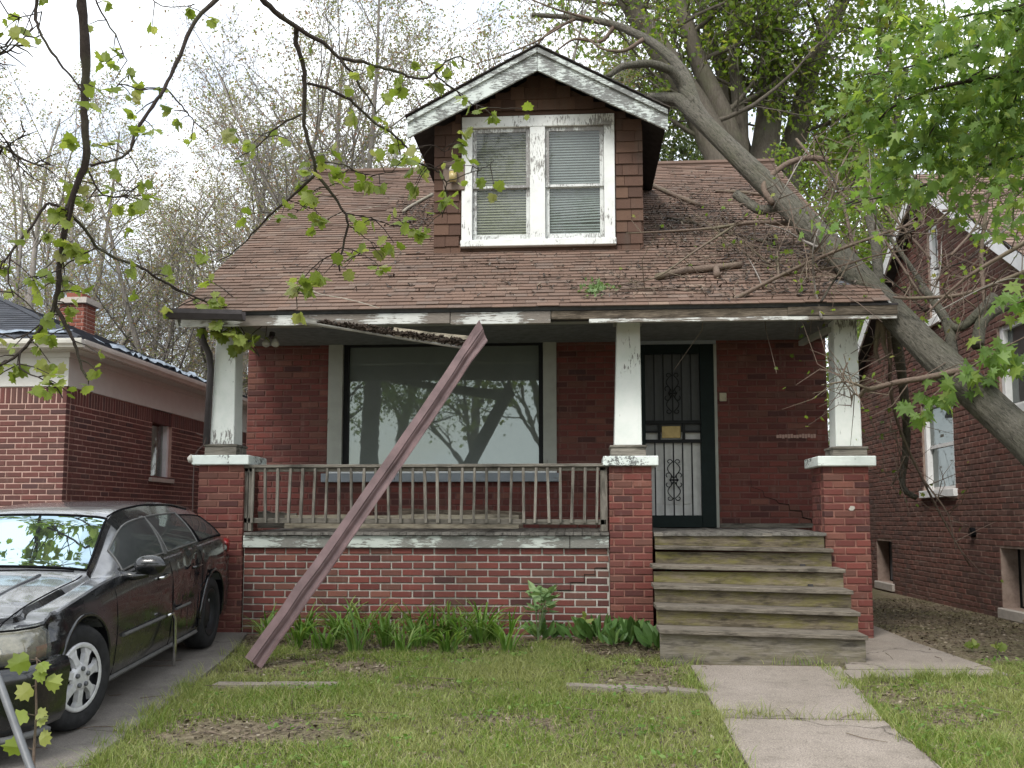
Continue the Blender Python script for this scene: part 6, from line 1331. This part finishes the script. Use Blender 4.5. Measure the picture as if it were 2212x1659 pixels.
g = Geo(); tips = []
for j in range(11):
    az = rng.uniform(0, 6.28); t = rng.uniform(.3, 1); p = np.array([-4.1+.4*t, 1.55+.3*t, 5.2+3.2*t]); d = unit(np.array([math.cos(az), math.sin(az)*.7-.25, rng.uniform(.15, .8)])); grow(g, tips, p, d, rng.uniform(2.2, 3.6), .05, 1, PM)
g.build('upper_limbs', 'bark_dark', ST, smooth=True)
P = np.array([t[0] for t in tips]); D = np.array([t[1] for t in tips]); ok = (P[:, 2] > 4.6) & (P[:, 1] < 4.4); P, D = P[ok], D[ok]; n = 2600; pk = rng.integers(0, len(P), n); l = Geo(); leaf_cloud(l, P[pk]+rng.normal(0, .12, (n, 3)), D[pk]*.4-np.array([0, 0, .5]), rng.uniform(.06, .12, n), SH_MID, .7, .5); l.build('crown', 'leaf_front', ST)

# one limb reaches out over the driveway beyond the left edge of the picture (its leaves show in the windshield)
P = smooth_path(np.array([(-4.0, 1.6, 5.4), (-4.7, 4, 6.2), (-5.6, 6.8, 6.0), (-6.3, 9, 5.6), (-7.0, 11, 5.5)]), 24); g = Geo(); g.tube(P, np.linspace(.07, .02, 24), 7, jitter=.06); tips = []
for j in range(22):
    k = rng.integers(10, 24); az = rng.uniform(0, 6.28); grow(g, tips, P[k], unit(np.array([math.cos(az)-.3, math.sin(az)*.7, rng.uniform(-.5, .5)])), rng.uniform(.7, 1.5), .018, 2, PM)
g.build('upper_limbs', 'bark_dark', ST, smooth=True)
Q = np.array([t[0] for t in tips]); Q = Q[[proj(q)[0] < -40 for q in Q]]; n = 1500; pk = rng.integers(0, len(Q), n); l = Geo(); leaf_cloud(l, Q[pk]+rng.normal(0, .08, (n, 3)), np.tile([0, 0, -.6], (n, 1)), rng.uniform(.07, .13, n), SH_FRONT, .7, .6); l.build('crown', 'leaf_front', ST)
# ------------------------------------------------------------------ grass, litter, garden plants
def blades(P, H_, W_, lean, seg=2):
    """tapered bent blades as one numpy batch"""
    n = len(P); az = rng.uniform(0, 6.28, n); s = np.stack([np.cos(az), np.sin(az), np.zeros(n)], 1); b = rng.uniform(0, 6.28, n); ld = np.stack([np.cos(b), np.sin(b), np.zeros(n)], 1)*(lean*H_)[:, None]; rows = []
    for k in range(seg+1):
        t = k/seg; c = P+ld*(t**2)[..., None] if False else P+ld*(t*t)+np.array([0, 0, 1.0])*(H_*(t-.25*t*t*lean))[:, None]; w_ = (W_*(1-t**1.5)*.5)[:, None]*s
        rows += [c-w_, c+w_] if k < seg else [c]
    V = np.stack(rows, 1); k = V.shape[1]; Fc = []
    for q in range(seg-1): Fc += [[2*q, 2*q+1, 2*q+3], [2*q, 2*q+3, 2*q+2]]
    Fc.append([2*seg-2, 2*seg-1, 2*seg]); Fc = np.array(Fc); return V.reshape(-1, 3), (Fc[None]+(np.arange(n)*k)[:, None, None]).reshape(-1, 3)
from mathutils import noise as mnoise
def left_edge(y): return np.interp(y, [0, 3, 4.4, 5.2, 6.4, 7.3, 7.9, 8.5, 9.2], [-2.35, -2.45, -2.52, -2.6, -2.72, -2.83, -2.9, -3.0, -3.15])
def on_hard(x, y, m=.0):
    h = (x > .86+m) & (x < 1.86-m) & (y < 7.9); h |= (x > .74) & (x < 2.3) & (y > 7.85); h |= (x > 1.95) & (x < 3.2-.1*(y-7.6)+.0) & (y > 7.46+.12*(x-2)); h |= x < left_edge(y)+rng.uniform(-.06, .05, len(x)); h |= (y > 8.95) & (x < .3) & (x > -3.3); h |= (x > 4.62); h |= (x > 2.1) & (y > 8.15+.0*x); return h
def lawn(n, hmin, hmax, thr, seed, wid, name, label):
    x = rng.uniform(-3.1, 4.6, n); y = 3.6+rng.uniform(0, 1, n)**.9*5.4
    d = np.array([mnoise.fractal(Vector((a*1.1+seed, b*1.1, 0)), 1, 2, 4) for a, b in zip(x, y)]); f = np.array([mnoise.noise(Vector((a*7+seed, b*7, 3))) for a, b in zip(x, y)])
    bed = np.clip((y-8.15)/.4, 0, 1)*(x < .6); keep = (d+.45*f+rng.normal(0, .18, n)-.7*bed-.42*np.exp(-((y-7.75)/.42)**2)*(x < .9)-.22*np.exp(-((x+2.0)/.7)**2-((y-5.6)/.8)**2) > thr) & ~on_hard(x, y)
    strip = (y > 6.86) & (y < 7.12) & (((x > -2.62) & (x < -1.75)) | ((x > -.1) & (x < .87))); keep &= ~(strip & (rng.uniform(0, 1, n) < .88))
    x, y, d = x[keep], y[keep], d[keep]; P = np.stack([x, y, gza(y)-.02], 1); Hh = rng.uniform(hmin, hmax, len(x))*(.75+.6*np.clip(d+.3, 0, 1)); V, Fc = blades(P, Hh, np.full(len(x), wid)*rng.uniform(.7, 1.3, len(x)), rng.uniform(.3, 1.2, len(x)))
    return tag(Geo().add(V, Fc).build(name, 'grass'), label, 'grass', kind='stuff')
lawn(270000, .018, .085, -.42, 3.0, .0055, 'grass', 'patchy green and straw coloured front lawn')
# tufts along the edges of the concrete
xs, ys_ = [], []
for k in range(240):
    c = rng.integers(0, 5); y = rng.uniform(4, 8.4)
    x = (left_edge(y)+rng.uniform(-.05, .12), .86+rng.uniform(-.1, .04), 1.86+rng.uniform(-.04, .08), .87+rng.uniform(0, 1), 2.05+rng.uniform(0, 1.1))[c]
    if c == 3: y = 6.22+rng.normal(0, .015)
    if c == 4: y = 7.42+.13*(x-2.05)-.03
    m_ = rng.integers(8, 30) if c != 3 else rng.integers(2, 9); xs += list(x+rng.normal(0, .03, m_)); ys_ += list(y+rng.normal(0, .025, m_))
for (u, v, k) in ((505, 1445, 110), (1625, 1545, 60), (1690, 1432, 30), (1740, 1432, 40), (1800, 1430, 30), (2010, 1470, 60), (560, 1430, 60)):
    p = atG(u, v); xs += list(p[0]+rng.normal(0, .06, k)); ys_ += list(p[1]+rng.normal(0, .04, k))
x, y = np.array(xs), np.array(ys_); V, Fc = blades(np.stack([x, y, gza(y)-.01], 1), rng.uniform(.05, .15, len(x)), np.full(len(x), .005), rng.uniform(.3, 1.1, len(x)), 3); tag(Geo().add(V, Fc).build('edge_grass', 'grass'), 'longer grass tufts along the walk and driveway edges', 'grass', kind='stuff')
# dead leaves, straw and twigs on the ground
n = 30000; x = rng.uniform(-3.1, 4.6, n); y = 3.8+rng.uniform(0, 1, n)*5.3; h = on_hard(x, y); kp = (~h) | (rng.uniform(0, 1, n) < .03); kp &= ~((y > 9.0) & (x > -3.2) & (x < 2.7)); x, y = x[kp], y[kp]
bedp = rng.uniform(0, 1, 5200); xb = rng.uniform(-2.95, .75, 5200); yb = 8.0+rng.uniform(0, 1.1, 5200)**1.2; x = np.r_[x, xb]; y = np.r_[y, yb]
xr = rng.uniform(2.9, 4.65, 6500); yr = rng.uniform(8.3, 14, 6500); x = np.r_[x, xr]; y = np.r_[y, yr]
n = len(x); z = gza(y)-.012+rng.uniform(0, .012, n); g = Geo(); leaf_cloud(g, np.stack([x, y, z], 1), np.stack([rng.normal(0, 1, n), rng.normal(0, 1, n), rng.normal(0, .15, n)], 1), rng.uniform(.012, .045, n), SH_TRI, .1, 2.0); tag(g.build('ground_litter', 'litter_leaf'), 'dead leaves and straw scattered over the bare soil and lawn', 'leaf litter', kind='stuff')
# daylilies in the bed under the porch wall
ORDN = ['first', 'second', 'third', 'fourth', 'fifth', 'sixth', 'seventh', 'eighth', 'ninth', 'tenth', 'eleventh', 'twelfth', 'thirteenth', 'fourteenth', 'fifteenth', 'sixteenth']
def lily(x, y, n, hgt, label):
    g = Geo()
    for i in range(n):
        az = rng.uniform(0, 6.28); L = hgt*rng.uniform(.6, 1.15); out = L*rng.uniform(.35, 1.15); d = np.array([math.cos(az), math.sin(az), 0]); s = np.array([-math.sin(az), math.cos(az), 0]); p = np.array([x, y, gz(y)-.02])+d*rng.uniform(0, .05)+s*rng.normal(0, .03); V = []
        w_ = rng.uniform(.008, .014)
        for t in np.linspace(0, 1, 7):
            c = p+d*out*t**1.7+np.array([0, 0, L*(t-.55*t**3.2*(out/L))]); wd = w_*math.sin(min(1, t*3+.3)*1.57)*(1-t**3); V += [c-s*wd+d*wd*.5, c-d*.0, c+s*wd+d*wd*.5]
        Fc = []
        for k in range(6):
            for j in range(2): Fc.append([3*k+j, 3*k+j+1, 3*k+4+j, 3*k+3+j])
        g.add(V, Fc)
    return tag(g.build('daylily', 'leaf_lily', org=(x, y, gz(y))), label, 'plant', 'daylilies under the porch wall')
for i, u in enumerate((585, 640, 668, 700, 735, 770, 800, 835, 872, 905, 940, 968, 1000, 1035, 1068, 1095)):
    p = atG(u, 1380+rng.uniform(-18, 30)); lily(p[0], min(p[1], 8.95), int(rng.integers(14, 34)), rng.uniform(.30, .56), f'{ORDN[i]} grassy daylily clump from the left in the front row below the porch wall')
for i, u in enumerate((620, 690, 760, 850, 925, 990, 1060)):
    p = atG(u, 1352+rng.uniform(-4, 6)); lily(p[0], min(p[1], 9.0), int(rng.integers(18, 28)), rng.uniform(.36, .50), f'{ORDN[i]} daylily clump from the left in the back row against the porch wall')
# peony, broad-leaved clumps, seedlings
bme = leafmesh('broad', [(0, 0), (.13, .2), (.19, .45), (.12, .8), (0, 1), (-.12, .8), (-.19, .45), (-.13, .2)], 'leaf_broad'); pme = leafmesh('peony', SH_OVAL, 'leaf_peony'); fme = leafmesh('front', SH_FRONT, 'leaf_front')
def clump(u, v, n, s, label, me_, up=.9, name='broad_leaved_plant', hgt=.05):
    p = atG(u, v); p[1] = min(p[1], 8.98); p[2] = gz(p[1]); t = thing(name, tuple(p), label, 'plant')
    for i in range(n):
        az = rng.uniform(0, 6.28); tilt = rng.uniform(.3, 1.1); d = np.array([math.cos(az)*tilt, math.sin(az)*tilt, up]); q = p+np.array([math.cos(az), math.sin(az), 0])*rng.uniform(0, .12)+np.array([0, 0, hgt*rng.uniform(0, 1)]); leaf_obj(me_, q, d, s*rng.uniform(.7, 1.2), t, .3, .2)
    return t
clump(1245, 1368, 20, .17, 'broad leaved plant in the bed left of the middle pier', bme); clump(1290, 1360, 34, .20, 'dark broad leaved clump against the foot of the middle pier', bme); clump(1370, 1388, 34, .22, 'bright broad leaved clump at the left foot of the steps', bme); clump(1425, 1402, 26, .19, 'small broad leaved plant against the bottom riser of the steps', bme); clump(1330, 1395, 16, .14, 'low leafy weed in front of the middle pier', bme); clump(1170, 1375, 20, .16, 'leafy plant growing under the tall peony', bme)
pp = atG(1165, 1372); pp[1] = min(pp[1], 8.9); pp[2] = gz(pp[1]); pe = thing('peony', tuple(pp), 'tall pale green peony with divided leaves in front of the cracked wall', 'plant')
for k in range(9):
    az = rng.uniform(0, 6.28); L = rng.uniform(.3, .46); tip = pp+np.array([math.cos(az)*.12, math.sin(az)*.08, L]); g = Geo(); g.tube([pp, pp*.5+tip*.5+np.array([0, 0, .02]), tip], [.006, .005, .003], 5); g.build('stem', 'leaf_peony', pe)
    for j in range(8): leaf_obj(pme, tip-np.array([0, 0, rng.uniform(0, .06)]), (rng.normal(0, 1), rng.normal(0, 1), rng.uniform(-.1, .7)), rng.uniform(.08, .14), pe, .6)
for (u, v0, v1, lab) in ((1262, 1345, 1290, 'small yellow green seedling standing before the cracked corner of the porch wall'), (2100, 1395, 1385, 'single leafy seedling at the edge of the side path'), (2155, 1412, 1395, 'pale round leaf seedling in the dirt right of the side path')):
    p = atG(u, v0 if v0 < 1360 else v1+20); p[1] = min(p[1], 8.9); p[2] = gz(p[1]); h = max(.06, (v0-v1)/230); sd2 = thing('seedling', tuple(p), lab, 'plant'); Geo().tube([p, p+np.array([.01, 0, h])], [.003, .002], 4).build('stem', 'leaf_lily', sd2)
    for j in range(4): leaf_obj(fme, p+np.array([.01, 0, h*rng.uniform(.6, 1)]), (rng.normal(0, 1), rng.normal(0, .4), .3), rng.uniform(.06, .09), sd2, .5, .6)
# sapling and leaning pipe at the lower left corner
sp = [(84, 1800), (78, 1700), (72, 1659), (74, 1600), (80, 1540), (76, 1480), (82, 1430), (78, 1420)]; P = smooth_path(dpath(sp, 3.3, 3.3), 24); P = np.vstack([[P[0][0], P[0][1], gz(P[0][1])-.05], P]); sg = thing('sapling', tuple(P[0]), 'young sapling with bright lobed leaves at the bottom left corner', 'sapling'); g = Geo(); g.tube(P, np.linspace(.006, .0025, len(P)), 6); g.build('stem', 'twig_brown', sg, smooth=True)
for (u, v, ul, vl, s) in ((78, 1425, 45, 1428, .075), (80, 1438, 88, 1462, .05), (80, 1470, 118, 1472, .075), (79, 1480, 55, 1492, .06), (76, 1545, 42, 1545, .06), (77, 1545, 92, 1540, .05), (76, 1560, 95, 1552, .045), (74, 1620, 28, 1610, .075), (74, 1615, 100, 1585, .06), (82, 1425, 95, 1440, .045)):
    a, b = atD(u, v, 3.3), atD(ul, vl, 3.27); g = Geo(); g.tube([a, (a+b)/2+np.array([0, 0, .004])], [.0015, .001], 4); g.build('leaf_stalk', 'twig_brown', sg); leaf_obj(fme, (a+b)/2, b-a+np.array([0, 0, -.01]), s*1.0, sg, .3, 1.0)
a, b = atD(-28, 1400, 3.0), atD(66, 1659, 2.75); d = unit(b-a); e = a+d*((gz(2.6)-.05-a[2])/d[2]); tag(Geo().tube([a-d*.5, a, b, e], .0115, 12).build('metal_pipe', 'pipe_steel', smooth=True, org=e), 'thin grey metal pipe leaning at the lower left corner', 'pipe')

# low broadleaf weeds in the lawn
g = Geo(); cx = rng.uniform(-2.5, 4.3, 150); cyy = rng.uniform(4.4, 8.2, 150); P = []
for a, b in zip(cx, cyy):
    k = rng.integers(5, 22); P.append(np.stack([a+rng.normal(0, .06, k), b+rng.normal(0, .05, k), np.full(k, gz(b)+.005)+rng.uniform(0, .03, k)], 1))
P = np.vstack(P); P = P[~on_hard(P[:, 0], P[:, 1])]; n = len(P); leaf_cloud(g, P, np.stack([rng.normal(0, 1, n), rng.normal(0, 1, n), rng.uniform(.0, .5, n)], 1), rng.uniform(.018, .045, n), SH_OVAL, .2, 1.2); tag(g.build('lawn_weeds', 'leaf_lily'), 'low broad leaved weeds scattered through the lawn', 'weeds', kind='stuff')

g = Geo()                                                     # twigs dropped on lawn, walk and drive
for j in range(150):
    x, y = rng.uniform(-4.2, 4.4), rng.uniform(4.2, 8.9); p = np.array([x, y, gz(y)+.012]); az = rng.uniform(0, 6.28); L = rng.uniform(.06, .3); d = np.array([math.cos(az), math.sin(az), 0]); e = p+d*L; e[2] = gz(e[1])+.014
    g.tube([p, (p+e)/2+rng.normal(0, .015, 3)*np.array([1, 1, .3]), e], [.0028, .0025, .0015], 4, cap=False)
tag(g.build('ground_twigs', 'twig_brown'), 'small twigs dropped over the lawn, walk and driveway', 'twigs', kind='stuff')
